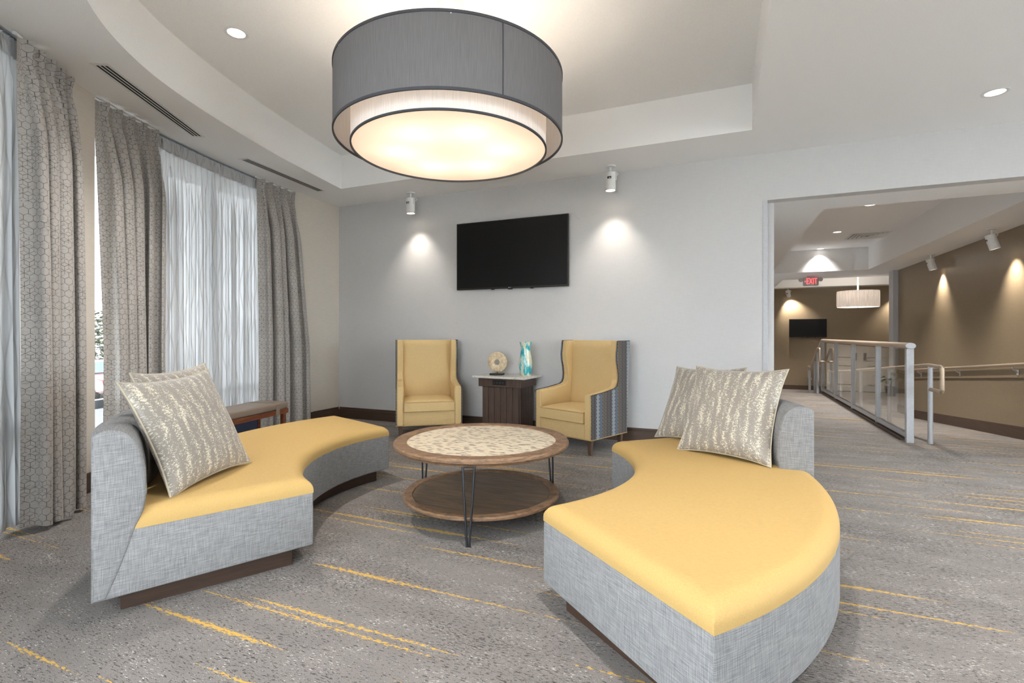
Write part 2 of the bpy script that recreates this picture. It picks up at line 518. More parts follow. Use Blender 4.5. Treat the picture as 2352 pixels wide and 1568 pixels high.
def box(bm, x0, x1, y0, y1, z0, z1, bevel=0.0, seg=2):
    r = bmesh.ops.create_cube(bm, size=1.0)
    vs = r['verts']
    for v in vs:
        v.co = Vector(((x0 + x1) / 2 + v.co.x * (x1 - x0), (y0 + y1) / 2 + v.co.y * (y1 - y0), (z0 + z1) / 2 + v.co.z * (z1 - z0)))
    if bevel > 0:
        es = list({e for v in vs for e in v.link_edges})
        bmesh.ops.bevel(bm, geom=es, offset=bevel, segments=seg, affect='EDGES', profile=0.5)
    return bm


def B(x0, x1, y0, y1, z0, z1, bevel=0.0, seg=2):
    return box(bmesh.new(), x0, x1, y0, y1, z0, z1, bevel, seg)


def quad(bm, pts):
    return bm.faces.new([bm.verts.new(p) for p in pts])


def prism(poly, z0, z1, bm=None):
    bm = bm or bmesh.new()
    lo = [bm.verts.new((x, y, z0)) for x, y in poly]
    hi = [bm.verts.new((x, y, z1)) for x, y in poly]
    bm.faces.new(list(reversed(lo)))
    bm.faces.new(hi)
    n = len(poly)
    for i in range(n):
        bm.faces.new((lo[i], lo[(i + 1) % n], hi[(i + 1) % n], hi[i]))
    bmesh.ops.recalc_face_normals(bm, faces=bm.faces)
    return bm


def lathe(profile, seg=48, bm=None, loc=(0, 0, 0), close=False, uv=False):
    bm = bm or bmesh.new()
    rings = []
    for r, z in profile:
        if r < 1e-6:
            rings.append([bm.verts.new((loc[0], loc[1], loc[2] + z))])
        else:
            rings.append([bm.verts.new((loc[0] + r * math.cos(2 * PI * i / seg), loc[1] + r * math.sin(2 * PI * i / seg), loc[2] + z)) for i in range(seg)])
    lay = bm.loops.layers.uv.verify() if uv else None
    pairs = list(zip(rings, rings[1:]))
    if close:
        pairs.append((rings[-1], rings[0]))
    for a, b in pairs:
        for i in range(seg):
            j = (i + 1) % seg
            vs = [a[i] if len(a) > 1 else a[0], a[j] if len(a) > 1 else a[0], b[j] if len(b) > 1 else b[0], b[i] if len(b) > 1 else b[0]]
            q = []
            for v in vs:
                if v not in q:
                    q.append(v)
            if len(q) < 3:
                continue
            f = bm.faces.new(q)
            if uv:
                for l in f.loops:
                    k_ = i if (l.vert in (a[i % len(a)], b[i % len(b)])) else i + 1
                    l[lay].uv = (k_ / seg * 2 * PI * profile[0][0], l.vert.co.z)
    bmesh.ops.recalc_face_normals(bm, faces=bm.faces)
    return bm


def tube(bm, path, r, seg=10, closed=False, caps=True):
    pts = [Vector(p) for p in path]
    n = len(pts)
    rad = r if isinstance(r, (list, tuple)) else [r] * n
    rings = []
    up = Vector((0, 0, 1))
    prev = None
    for i, p in enumerate(pts):
        if closed:
            d = (pts[(i + 1) % n] - pts[i - 1]).normalized()
        else:
            d = (pts[min(i + 1, n - 1)] - pts[max(i - 1, 0)]).normalized()
        if prev is None:
            ref = up if abs(d.dot(up)) < 0.95 else Vector((1, 0, 0))
            a = d.cross(ref).normalized()
        else:
            a = (prev - d * prev.dot(d)).normalized()
        prev = a
        b = d.cross(a)
        rings.append([bm.verts.new(p + (a * math.cos(2 * PI * k / seg) + b * math.sin(2 * PI * k / seg)) * rad[i]) for k in range(seg)])
    m = n if closed else n - 1
    for i in range(m):
        a, b = rings[i], rings[(i + 1) % n]
        for k in range(seg):
            bm.faces.new((a[k], a[(k + 1) % seg], b[(k + 1) % seg], b[k]))
    if caps and not closed:
        bm.faces.new(list(reversed(rings[0])))
        bm.faces.new(rings[-1])
    bmesh.ops.recalc_face_normals(bm, faces=bm.faces)
    return bm


def T(path, r, seg=10, closed=False):
    return tube(bmesh.new(), path, r, seg, closed)


def rounded_path(pts, rad, n=5):
    """polyline with its inner corners rounded"""
    pts = [Vector(p) for p in pts]
    out = [pts[0]]
    for i in range(1, len(pts) - 1):
        a, p, b = pts[i - 1], pts[i], pts[i + 1]
        da, db = (a - p), (b - p)
        r = min(rad, da.length * 0.49, db.length * 0.49)
        s, e = p + da.normalized() * r, p + db.normalized() * r
        for k in range(n + 1):
            t = k / n
            out.append(s * (1 - t) ** 2 + p * 2 * t * (1 - t) + e * t * t)
    out.append(pts[-1])
    return out


def grid(fn, us, vs, uvfn=None, bm=None):
    bm = bm or bmesh.new()
    V = [[bm.verts.new(fn(u, v)) for v in vs] for u in us]
    lay = bm.loops.layers.uv.verify()
    for i in range(len(us) - 1):
        for j in range(len(vs) - 1):
            f = bm.faces.new((V[i][j], V[i + 1][j], V[i + 1][j + 1], V[i][j + 1]))
            for l, (a, b) in zip(f.loops, ((i, j), (i + 1, j), (i + 1, j + 1), (i, j + 1))):
                l[lay].uv = uvfn(us[a], vs[b]) if uvfn else (us[a], vs[b])
    return bm, V


def lsp(a, b, n):
    return [a + (b - a) * i / (n - 1) for i in range(n)]


def catmull(pts, per=8):
    out = []
    P_ = [Vector((p[0], p[1])) for p in pts]
    n = len(P_)
    for i in range(n - 1):
        p0, p1, p2, p3 = P_[max(i - 1, 0)], P_[i], P_[i + 1], P_[min(i + 2, n - 1)]
        for k in range(per):
            t = k / per
            out.append(0.5 * ((2 * p1) + (-p0 + p2) * t + (2 * p0 - 5 * p1 + 4 * p2 - p3) * t * t + (-p0 + 3 * p1 - 3 * p2 + p3) * t ** 3))
    out.append(P_[-1])
    return out


def text_mesh(s, size, depth=0.002):
    cu = bpy.data.curves.new('lettering', 'FONT')
    cu.body = s
    cu.size = size
    cu.extrude = depth
    cu.align_x = 'CENTER'
    cu.align_y = 'CENTER'
    o = bpy.data.objects.new('lettering', cu)
    col.objects.link(o)
    bpy.context.view_layer.update()
    me = bpy.data.meshes.new_from_object(o.evaluated_get(bpy.context.evaluated_depsgraph_get()))
    bpy.data.objects.remove(o)
    bpy.data.curves.remove(cu)
    return me


def light(name, kind, loc, energy, color, parent=None, **kw):
    d = bpy.data.lights.new(name, kind)
    d.energy = energy
    d.color = color
    for k_, v in kw.items():
        setattr(d, k_, v)
    o = bpy.data.objects.new(name, d)
    o.location = loc
    col.objects.link(o)
    if parent is not None:
        o.parent = parent
    return o


WARM = (1.0, 0.91, 0.79)
SOFT = (1.0, 0.96, 0.91)

# ------------------------------------------------------------------ dimensions
YB = 5.70                    # back wall
ZC, ZT = 3.05, 3.47          # ceiling, tray top
XW = -5.12                   # straight end of the window wall
XJ = 0.424                   # edge of the opening to the hall
ZH = 2.57                    # hall ceiling / header
XR = 3.46                    # brown ramp wall
ZL = -0.437                  # lower floor
XG = 1.92                    # guard line
YF = 17.0                    # far wall
FACADE = [(XW, 4.9), (-5.08, 4.7), (-4.99, 4.19), (-4.87, 3.55), (-4.69, 2.92), (-4.465, 2.304), (-4.2, 1.86), (-3.93, 1.54), (-3.45, 1.0),
          (-2.75, 0.36), (-1.9, -0.22), (-0.8, -0.68), (0.6, -0.98), (2.2, -1.1), (4.2, -1.1), (6.2, -1.1)]
XE = 6.2


def struct(name, bm, mat, label, cat, sm=None):
    return tag(obj(name, bm, mat, None, sm), label, cat, kind='structure')


# ------------------------------------------------------------------ structure
def build_shell():
    # floor: the room, the hall landing and the head of the ramp
    bm = bmesh.new()
    box(bm, -6.0, XE, -1.3, YB, -0.12, 0)
    box(bm, XJ, XG, YB, 11.8, -0.12, 0)
    box(bm, XG, XR, YB, 6.9, -0.12, 0)
    struct('floor', bm, 'carpet', 'grey flecked carpet floor with broken golden lines', 'floor')
    # ramp
    bm = bmesh.new()
    prof = [(6.9, 0.0), (12.14, ZL), (12.14, ZL - 0.12), (6.9, -0.12)]
    a = [bm.verts.new((XG, y, z)) for y, z in prof]
    b = [bm.verts.new((XR, y, z)) for y, z in prof]
    bm.faces.new(a); bm.faces.new(list(reversed(b)))
    for i in range(4):
        bm.faces.new((a[i], b[i], b[(i + 1) % 4], a[(i + 1) % 4]))
    bmesh.ops.recalc_face_normals(bm, faces=bm.faces)
    struct('floor_ramp', bm, 'carpet', 'carpeted ramp sloping down beside the brown wall', 'ramp')
    bm = bmesh.new()
    box(bm, -3.2, 6.4, 12.46, YF, ZL - 0.1, ZL)
    box(bm, XG, 6.4, 12.14, 12.46, ZL - 0.1, ZL)
    struct('floor_lower', bm, 'carpet', 'lower carpeted landing in front of the far wall', 'floor')
    st = tag(thing('floor_stairs', '', ''), 'short carpeted stairs down to the lower landing', 'stairs', kind='structure')
    for i in range(2):
        obj('step', B(0.5, XG, 11.8 + 0.33 * i, 11.8 + 0.33 * (i + 1), ZL - 0.1, -(i + 1) * 0.1457, 0.012), 'carpet', st)
    bm = bmesh.new()
    box(bm, XG - 0.05, XG + 0.03, 6.95, 12.4, ZL - 0.1, 0.03, 0.006)
    struct('trim_1', bm, 'wood_base', 'dark kerb under the glass guard rail along the ramp', 'kerb')

    # back wall with the opening
    bm = bmesh.new()
    box(bm, XW - 0.3, XJ, YB, YB + 0.14, -0.1, ZC + 0.1)
    box(bm, XJ, XR, YB, YB + 0.14, ZH, ZC + 0.1)
    box(bm, XR, XE + 0.1, YB, YB + 0.14, -0.1, ZC + 0.1)
    struct('wall_back', bm, 'wall', 'pale grey back wall behind the television and armchairs', 'wall')
    struct('trim_2', B(XJ - 0.038, XJ + 0.006, YB - 0.004, YB + 0.05, 0.15, ZH, 0.002), 'grey_guard', 'pale grey corner guard at the edge of the hall opening', 'corner guard')

    # beige end of the window wall, a shallow step near the corner
    bm = bmesh.new()
    box(bm, XW - 0.16, XW, 5.18, YB, -0.1, ZC + 0.1)
    box(bm, XW - 0.16, XW + 0.02, 4.74, 5.18, -0.1, ZC + 0.1)
    struct('wall_left', bm, 'wall_beige', 'beige wall return between the last curtain and the corner', 'wall')
    # beige pier between the windows, and the one hidden by the sheer
    fa = catmull(FACADE, 10)

    def slab(pts, t_out, z0, z1, bm=None):
        bm = bm or bmesh.new()
        ins, outs = [], []
        n = len(pts)
        for i, p in enumerate(pts):
            d = (pts[min(i + 1, n - 1)] - pts[max(i - 1, 0)]).normalized()
            nrm = Vector((d.y, -d.x))              # outward: path runs with the room on its left
            ins.append(p)
            outs.append(p + nrm * t_out)
        return prism([(q.x, q.y) for q in ins] + [(q.x, q.y) for q in reversed(outs)], z0, z1, bm)

    def between(y0, y1):
        return [p for p in fa if y0 <= p.y <= y1 and p.x < -2.0]
    # find orientation of the outward normal
    def facade_part(i0, i1, t, z0, z1, off=0.0):
        pts = fa[i0:i1 + 1]
        n = len(pts)
        ins, outs = [], []
        for j, p in enumerate(pts):
            k_ = i0 + j
            d = (fa[min(k_ + 1, len(fa) - 1)] - fa[max(k_ - 1, 0)]).normalized()
            nrm = Vector((d.y, -d.x))
            if nrm.dot(p - Vector((-0.5, 3.5))) < 0:
                nrm = -nrm
            ins.append(p + nrm * off)
            outs.append(p + nrm * (off + t))
        return prism([(q.x, q.y) for q in ins] + [(q.x, q.y) for q in reversed(outs)], z0, z1)
    struct('wall_left_pier', facade_part(50, 63, 0.16, -0.1, ZC + 0.1), 'wall_beige', 'beige wall pier between the two curtained windows', 'wall pier')
    struct('baseboard_pier', facade_part(50, 63, 0.02, 0, 0.15, -0.015), 'wood_base', 'dark wooden baseboard on the beige pier', 'baseboard')
    # windows: frames and panes
    wn = [0]

    def window(i0, i1, cuts, label):
        wn[0] += 1
        w = tag(thing('window_%d' % wn[0], '', ''), label, 'window', kind='structure')
        for z0, z1 in ((0.0, 0.10), (0.60, 0.67), (2.94, ZC + 0.1)):
            obj('window_rail', facade_part(i0, i1, 0.07, z0, z1, 0.12), 'facade_frame', w)
        for c in cuts:
            p = fa[c]
            d = (fa[min(c + 1, len(fa) - 1)] - fa[max(c - 1, 0)]).normalized()
            nrm = Vector((d.y, -d.x))
            if nrm.dot(p - Vector((-0.5, 3.5))) < 0:
                nrm = -nrm
            q0, q1 = p + nrm * 0.10, p + nrm * 0.20
            poly = [q0 - d * 0.03, q0 + d * 0.03, q1 + d * 0.03, q1 - d * 0.03]
            obj('mullion', prism([(q.x, q.y) for q in poly], 0.0, ZC + 0.1), 'facade_frame', w)
        for c0, c1 in zip(cuts, cuts[1:]):
            obj('pane', facade_part(c0, c1, 0.008, 0.10, 2.94, 0.15), 'glass', w)
        return w
    window(2, 55, [2, 15, 28, 41, 55], 'tall window with slate frame behind the sheer next to the back wall')
    window(62, 82, [62, 72, 82], 'tall window with slate frame between the pier and the curved front')
    struct('wall_left_front', facade_part(82, 96, 0.16, -0.1, ZC + 0.1), 'wall', 'grey wall pier past the sheer curtain', 'wall pier')
    window(96, 116, [96, 106, 116], 'tall window in the curved front of the room')
    struct('wall_front', facade_part(116, 150, 0.16, -0.1, ZC + 0.1), 'wall', 'grey front wall of the room', 'wall')

    # plain walls out of view
    bm = bmesh.new()
    box(bm, XE, XE + 0.15, -1.3, -0.6, -0.1, ZC + 0.1)
    box(bm, XE, XE + 0.15, 5.0, YB, -0.1, ZC + 0.1)
    box(bm, XE, XE + 0.15, -0.6, 5.0, 2.94, ZC + 0.1)
    w = tag(thing('window_4', '', '', (XE, 0, 0)), 'unseen wide side window with slate frame, added for daylight', 'window', kind='structure')  # out of view, put in to bring more daylight from the side
    for z0, z1 in ((0.0, 0.10), (0.60, 0.67), (2.88, 2.94)):
        obj('window_rail', B(0.04, 0.11, -0.6, 5.0, z0, z1), 'facade_frame', w)
    for y in lsp(-0.57, 4.97, 5):
        obj('mullion', B(0.03, 0.12, y - 0.03, y + 0.03, 0, 2.94), 'facade_frame', w)
    for y0, y1 in zip(lsp(-0.57, 4.97, 5), lsp(-0.57, 4.97, 5)[1:]):
        obj('pane', B(0.07, 0.078, y0 + 0.03, y1 - 0.03, 0.1, 2.88), 'glass', w)
    struct('wall_right', bm, 'wall', 'pale grey side wall', 'wall')

    # baseboards
    def baseboard(name, x0, x1, y0, y1, label):
        w = tag(thing(name, '', ''), label, 'baseboard', kind='structure')
        obj('board', B(x0, x1, y0, y1, 0, 0.125, 0.003), 'wood_base', w)
        ix = 0.006
        if x1 - x0 > y1 - y0:
            obj('cap', B(x0, x1, y0 + ix, y1, 0.125, 0.155, 0.004), 'wood_base', w)
        else:
            obj('cap', B(x0, x1 - ix, y0, y1, 0.125, 0.155, 0.004), 'wood_base', w)
    baseboard('baseboard_back', XW + 0.018, XJ, YB - 0.018, YB, 'dark wooden baseboard along the grey back wall')
    baseboard('baseboard_left', XW, XW + 0.018, 5.18, YB - 0.018, 'dark wooden baseboard along the beige wall at the corner')
    baseboard('baseboard_left_step', XW + 0.02, XW + 0.036, 4.76, 5.18, 'short dark baseboard beside the last curtain')

    # ceiling with the curved tray
    tray = [(0.253, 5.0), (-4.456, 5.0), (-4.33, 4.3), (-4.167, 3.559), (-3.90, 2.676), (-3.632, 2.106), (-3.237, 1.633), (-2.6, 1.2), (-1.7, 0.92), (-0.7, 0.82), (0.253, 0.8)]
    curve = catmull(tray[1:], 8)
    loop = [Vector((0.253, 5.0))] + curve
    bm = bmesh.new()
    outer = [(-6.0, YB), (-6.0, -1.5), (XE, -1.5), (XE, YB)]
    ov = [bm.verts.new((x, y, ZC)) for x, y in outer]
    iv = [bm.verts.new((p.x, p.y, ZC)) for p in loop]
    es = [bm.edges.new((ov[i], ov[(i + 1) % 4])) for i in range(4)]
    n = len(iv)
    es += [bm.edges.new((iv[i], iv[(i + 1) % n])) for i in range(n)]
    bmesh.ops.triangle_fill(bm, edges=es, use_beauty=True)
    tv = [bm.verts.new((p.x, p.y, ZT)) for p in loop]
    for i in range(n):
        bm.faces.new((iv[i], iv[(i + 1) % n], tv[(i + 1) % n], tv[i]))
    bm.faces.new(tv)
    box(bm, -6.0, XE, -1.5, YB, ZT + 0.1, ZT + 0.15)
    struct('ceiling', bm, 'ceiling', 'white ceiling with a curved recessed tray above the seating', 'ceiling', 25)

    # ------------------------------------------------ hall
    bm = bmesh.new()
    def holed(x0, x1, y0, y1, z, hx0, hx1, hy0, hy1, zt):
        quad(bm, [(x0, y0, z), (x1, y0, z), (x1, hy0, z), (x0, hy0, z)])
        quad(bm, [(x0, hy1, z), (x1, hy1, z), (x1, y1, z), (x0, y1, z)])
        quad(bm, [(x0, hy0, z), (hx0, hy0, z), (hx0, hy1, z), (x0, hy1, z)])
        quad(bm, [(hx1, hy0, z), (x1, hy0, z), (x1, hy1, z), (hx1, hy1, z)])
        c = [(hx0, hy0), (hx1, hy0), (hx1, hy1), (hx0, hy1)]
        for i in range(4):
            p, q_ = c[i], c[(i + 1) % 4]
            quad(bm, [(p[0], p[1], z), (q_[0], q_[1], z), (q_[0], q_[1], zt), (p[0], p[1], zt)])
        quad(bm, [(x, y, zt) for x, y in c])
    holed(-3.2, 6.4, YB + 0.14, 13.2, ZH, 1.02, 2.85, 6.34, 12.62, 3.05)
    holed(-3.2, 6.4, 13.2, YF, ZH, 1.41, 5.6, 14.2, 16.55, 3.05)
    struct('ceiling_hall', bm, 'ceiling', 'white hall ceiling with two rectangular recessed trays', 'ceiling')
    struct('wall_hall_right', B(XR, XR + 0.15, YB + 0.14, 12.97, ZL - 0.1, ZH), 'wall_brown', 'brown satin wall beside the ramp', 'wall')
    bm = bmesh.new()
    box(bm, XR - 0.09, XR + 0.1, 12.97, 13.26, ZL - 0.1, ZH)
    struct('wall_hall_pier', bm, 'grey_guard', 'pale grey pier at the foot of the ramp', 'wall pier')
    struct('wall_hall_far', B(-3.2, 6.4, YF, YF + 0.15, ZL - 0.1, ZH), 'wall_brown', 'brown far wall of the hall with a small television', 'wall')
    struct('wall_hall_left', B(0.36, 0.5, YB + 0.14, 12.1, ZL - 0.1, ZH), 'wall', 'grey hall wall behind the opening', 'wall')
    struct('wall_hall_side', B(-3.35, -3.2, 12.1, YF, ZL - 0.1, ZH), 'wall_brown', 'brown side wall of the lower landing', 'wall')
    struct('wall_hall_end', B(6.4, 6.55, 12.9, YF, ZL - 0.1, ZH), 'wall_brown', 'brown end wall past the grey pier', 'wall')
    bm = bmesh.new()
    box(bm, -3.2, 0.36, 12.0, 12.1, ZL - 0.1, ZH)
    box(bm, XR + 0.15, 6.4, 12.87, 12.97, ZL - 0.1, ZH)
    struct('wall_hall_return', bm, 'wall_brown', 'brown return walls of the lower landing', 'wall')
    struct('baseboard_far', B(-3.2, 6.4, YF - 0.02, YF, ZL, ZL + 0.13, 0.004), 'wood_base', 'dark baseboard along the far brown wall', 'baseboard')
    # ramp baseboard and bumper board follow the slope
    def sloped(name, x0, x1, y0, y1, h0, h1, mat, label, cat):
        def zf(y):
            return 0.0 if y < 6.9 else max(ZL, -(y - 6.9) / 12.0)
        bm = bmesh.new()
        ys = [y for y in (y0, 6.9, 12.14, y1) if y0 <= y <= y1]
        ys = sorted(set(ys))
        rows = [[bm.verts.new((x, y, zf(y) + h)) for x, h in ((x0, h0), (x0, h1), (x1, h1), (x1, h0))] for y in ys]
        for a, b in zip(rows, rows[1:]):
            for i in range(4):
                bm.faces.new((a[i], a[(i + 1) % 4], b[(i + 1) % 4], b[i]))
        bm.faces.new(rows[0]); bm.faces.new(list(reversed(rows[-1])))
        bmesh.ops.recalc_face_normals(bm, faces=bm.faces)
        struct(name, bm, mat, label, cat)
    sloped('baseboard_ramp', XR - 0.02, XR, YB + 0.14, 12.97, 0.0, 0.125, 'wood_base', 'dark baseboard sloping down along the ramp wall', 'baseboard')
    sloped('baseboard_ramp_cap', XR - 0.013, XR, YB + 0.14, 12.97, 0.125, 0.155, 'wood_base', 'thin cap moulding on the sloping ramp baseboard', 'baseboard')
    sloped('trim_3', XR - 0.025, XR, YB + 0.14, 12.97, 0.77, 0.94, 'wall_brown', 'brown bumper board under the wall handrail of the ramp', 'bumper board')
    # doors in the far wall (seen in the guard glass)
    for i, (x0, lever) in enumerate(((0.25, 0.32), (-0.57, 0.10))):
        d = tag(thing('door_%d' % (i + 1), '', '', (x0, YF, ZL)), 'white panelled door with lever lock in the far wall, ' + ('nearer the television' if i == 0 else 'farther from the television'), 'door', kind='structure')
        w = 0.72
        obj('leaf', B(0, w, -0.035, -0.002, 0.01, 2.03, 0.004), 'door_white', d)
        for z0, z1 in ((0.2, 0.62), (0.74, 0.86), (0.98, 1.45), (1.57, 1.9)):
            obj('panel', B(0.12, w - 0.12, -0.048, -0.03, z0, z1, 0.012), 'door_white', d)
        for xa, xb, za, zb in ((-0.05, 0, 0, 2.08), (w, w + 0.05, 0, 2.08), (-0.05, w + 0.05, 2.03, 2.08)):
            obj('frame', B(xa, xb, -0.03, 0.0, za, zb, 0.004), 'door_white', d)
        lx = 0.06 if i == 0 else w - 0.06
        pl = obj('lock_plate', B(lx - 0.035, lx + 0.035, -0.055, -0.03, 0.9, 1.12, 0.01), 'nickel', d)
        obj('lever', T(rounded_path([(lx, -0.05, 0.97), (lx, -0.1, 0.97), (lx + (0.12 if i == 0 else -0.12), -0.1, 0.97)], 0.02), 0.009), 'nickel', pl)


build_shell()


# ------------------------------------------------------------------ curved sofas
SOFA_r, SOFA_R = 1.10, 2.02


def build_sofa(center, a0, a1, back_at_end, label, R=SOFA_R):
    """annular bench; angles in degrees; the backrest covers 31 degrees from the end given (0: a0, 1: a1)"""
    s = thing('curved_sofa', label, 'sofa', (center[0], center[1], 0), group='pair of curved sofas')
    A0, A1 = math.radians(a0), math.radians(a1)
    r = SOFA_r

    def sweep(profile, t0, t1, n, cap_bevel=0.0):
        bm = bmesh.new()
        lay = bm.loops.layers.uv.verify()
        m = len(profile)
        cum = [0.0]
        for i in range(m):
            p, q = profile[i], profile[(i + 1) % m]
            cum.append(cum[-1] + math.hypot(q[0] - p[0], q[1] - p[1]))
        rows = []
        angs = lsp(t0, t1, n)
        for t in angs:
            rows.append([bm.verts.new((rho * math.cos(t), rho * math.sin(t), z)) for rho, z in profile])
        for i in range(n - 1):
            for j in range(m):
                f = bm.faces.new((rows[i][j], rows[i + 1][j], rows[i + 1][(j + 1) % m], rows[i][(j + 1) % m]))
                for l, (ii, jj) in zip(f.loops, ((i, j), (i + 1, j), (i + 1, j + 1), (i, j + 1))):
                    l[lay].uv = (angs[ii] * 1.6, cum[jj])
        caps = [bm.faces.new(rows[0]), bm.faces.new(list(reversed(rows[-1])))]
        for f, t in zip(caps, (t0, t1)):
            for l in f.loops:
                c = l.vert.co
                l[lay].uv = (math.hypot(c.x, c.y), c.z)
        bmesh.ops.recalc_face_normals(bm, faces=bm.faces)
        if cap_bevel:
            es = list({e for f in caps for e in f.edges})
            bmesh.ops.bevel(bm, geom=es, offset=cap_bevel, segments=3, affect='EDGES', profile=0.5)
        return bm

    def rr(x0, x1, z0, z1, rad, n=4):
        out = []
        for cx, cz, st in ((x1 - rad, z0 + rad, -90), (x1 - rad, z1 - rad, 0), (x0 + rad, z1 - rad, 90), (x0 + rad, z0 + rad, 180)):
            for k in range(n + 1):
                t = math.radians(st + 90 * k / n)
                out.append((cx + rad * math.cos(t), cz + rad * math.sin(t)))
        return out
    obj('base', sweep(rr(r, R, 0.10, 0.375, 0.012), A0, A1, 64, 0.008), 'linen', s, 40)
    obj('plinth', sweep(rr(r + 0.09, R - 0.09, 0.0, 0.10, 0.003, 1), A0 + 0.055, A1 - 0.055, 40), 'wood_plinth', s, 40)

    # seat cushion: raised field whose edges roll over all round
    def ease(n, k=2.2):
        o = []
        for i in range(n):
            t = 2 * i / (n - 1) - 1
            o.append(0.5 + 0.5 * math.copysign(1 - (1 - abs(t)) ** k, t))
        return o
    us, vs = ease(97, 1.7), ease(45, 2.0)
    rad = 0.065
    mid = (r + R) / 2

    def top(u, v):
        t = A0 + (A1 - A0) * u
        rho = r + (R - r) * v
        d = min((v) * (R - r), (1 - v) * (R - r), u * (A1 - A0) * rho, (1 - u) * (A1 - A0) * rho)
        k = min(1.0, d / rad)
        z = 0.372 + 0.018 + 0.06 * math.sqrt(max(0.0, 1 - (1 - k) ** 2))
        z += 0.010 * math.sin(PI * v) * math.sin(PI * u) ** 0.5
        return (rho * math.cos(t), rho * math.sin(t), z)
    bm, V = grid(top, us, vs)
    rim = [V[i][0] for i in range(len(us))] + [V[-1][j] for j in range(1, len(vs))] + [V[i][-1] for i in range(len(us) - 2, -1, -1)] + [V[0][j] for j in range(len(vs) - 2, 0, -1)]
    low = [bm.verts.new((v.co.x, v.co.y, 0.372)) for v in rim]
    for i in range(len(rim)):
        j = (i + 1) % len(rim)
        bm.faces.new((rim[j], rim[i], low[i], low[j]))
    bmesh.ops.recalc_face_normals(bm, faces=bm.faces)
    obj('seat_cushion', bm, 'gold_seat', s, 50)

    # backrest
    t_ = [(0.10, 0.045), (0.20, 0.085), (0.30, 0.12), (0.38, 0.145), (0.45, 0.172), (0.52, 0.182), (0.62, 0.178), (0.69, 0.166), (0.75, 0.145), (0.78, 0.12), (0.797, 0.09), (0.803, 0.05), (0.796, 0.02), (0.78, 0.0)]
    prof = [(R + 0.006, 0.098)] + [(R + 0.006 - t - 0.004, z) for z, t in t_]
    prof[0] = (R + 0.006, 0.10)
    prof[-1] = (R + 0.006, 0.78)
    span = math.radians(31)
    if back_at_end == 1:
        t0, t1 = A1 - span, A1 + 0.003
    else:
        t0, t1 = A0 - 0.003, A0 + span
    obj('backrest', sweep(prof, t0, t1, 30, 0.016), 'linen', s, 40)
    return s


sofa_l = build_sofa((-1.48, 2.99), 159.5, 243.5, 1, 'curved golden and grey linen sofa in front of the curtained windows', 1.985)
sofa_r = build_sofa((-1.56, 2.83), -41.3, 40.2, 1, 'curved golden and grey linen sofa on the side of the glass guard rail', 2.05)


# ------------------------------------------------------------------ throw pillows
def build_pillow(bx, by, yaw, lean, roll, S, label, seed):
    rnd = random.Random(seed)
    h = S / 2
    TH = 0.086
    us = [math.sin(PI / 2 * t) for t in lsp(-1, 1, 41)]
    ph = [rnd.uniform(0, 6) for _ in range(4)]

    def outline(u, v):
        k = 0.10
        x = u * (1 - k * (1 - abs(v) ** 2.5))
        y = v * (1 - k * (1 - abs(u) ** 2.5))
        return x * h, y * h

    def thick(u, v):
        a = (1 - abs(u) ** 2.4) * (1 - abs(v) ** 2.4)
        w = 1 + 0.06 * math.sin(5 * u + ph[0]) * math.sin(4 * v + ph[1])
        return TH * max(a, 0.0) ** 0.48 * w
    bm = bmesh.new()
    lay = bm.loops.layers.uv.verify()
    for sgn in (1, -1):
        def fn(u, v):
            x, y = outline(u, v)
            return (x, -sgn * thick(u, v), y)
        grid(fn, us, us, lambda u, v: (u * h + (7 if sgn < 0 else 0) + seed * 1.3, v * h + seed), bm)
    bmesh.ops.remove_doubles(bm, verts=bm.verts, dist=1e-5)
    bmesh.ops.recalc_face_normals(bm, faces=bm.faces)
    e = Vector((math.cos(yaw), math.sin(yaw), 0))
    nrm = Vector((math.sin(yaw), -math.cos(yaw), 0))
    up = Vector((0, 0, 1)) * math.cos(lean) - nrm * math.sin(lean)
    fr = nrm * math.cos(lean) + Vector((0, 0, 1)) * math.sin(lean)
    e2 = e * math.cos(roll) + up * math.sin(roll)
    u2 = up * math.cos(roll) - e * math.sin(roll)
    c = Vector((bx, by, 0.455)) + up * h
    mw = Matrix((e2, -fr, u2)).transposed().to_4x4()
    mw.translation = c
    o = obj('throw_pillow', bm, 'pillow', None, 60)
    o.matrix_world = mw
    tag(o, label, 'pillow', 'patterned throw pillows on the curved sofas')
    pts = []
    ring = [(t, -1) for t in lsp(-1, 1, 25)[:-1]] + [(1, t) for t in lsp(-1, 1, 25)[:-1]] + [(-t, 1) for t in lsp(-1, 1, 25)[:-1]] + [(-1, -t) for t in lsp(-1, 1, 25)[:-1]]
    for u, v in ring:
        x, y = outline(u, v)
        pts.append((x, 0, y))
    obj('piping', T(pts, 0.005, 8, True), 'pillow_welt', o, 60)
    return o


build_pillow(-2.414, 1.774, 1.85, 0.44, 0.04, 0.59, 'front throw pillow with cream dashes on the sofa by the curtains', 1)
build_pillow(-2.69, 1.925, 1.93, 0.33, 0.03, 0.59, 'throw pillow half hidden behind the front one, on the sofa by the curtains', 2)
build_pillow(-0.012, 3.262, -0.495, 0.435, 0.015, 0.59, 'front throw pillow with cream dashes on the sofa by the guard rail', 3)
build_pillow(-0.23, 3.665, -0.62, 0.50, 0.05, 0.58, 'throw pillow half hidden behind the front one, on the sofa by the guard rail', 4)


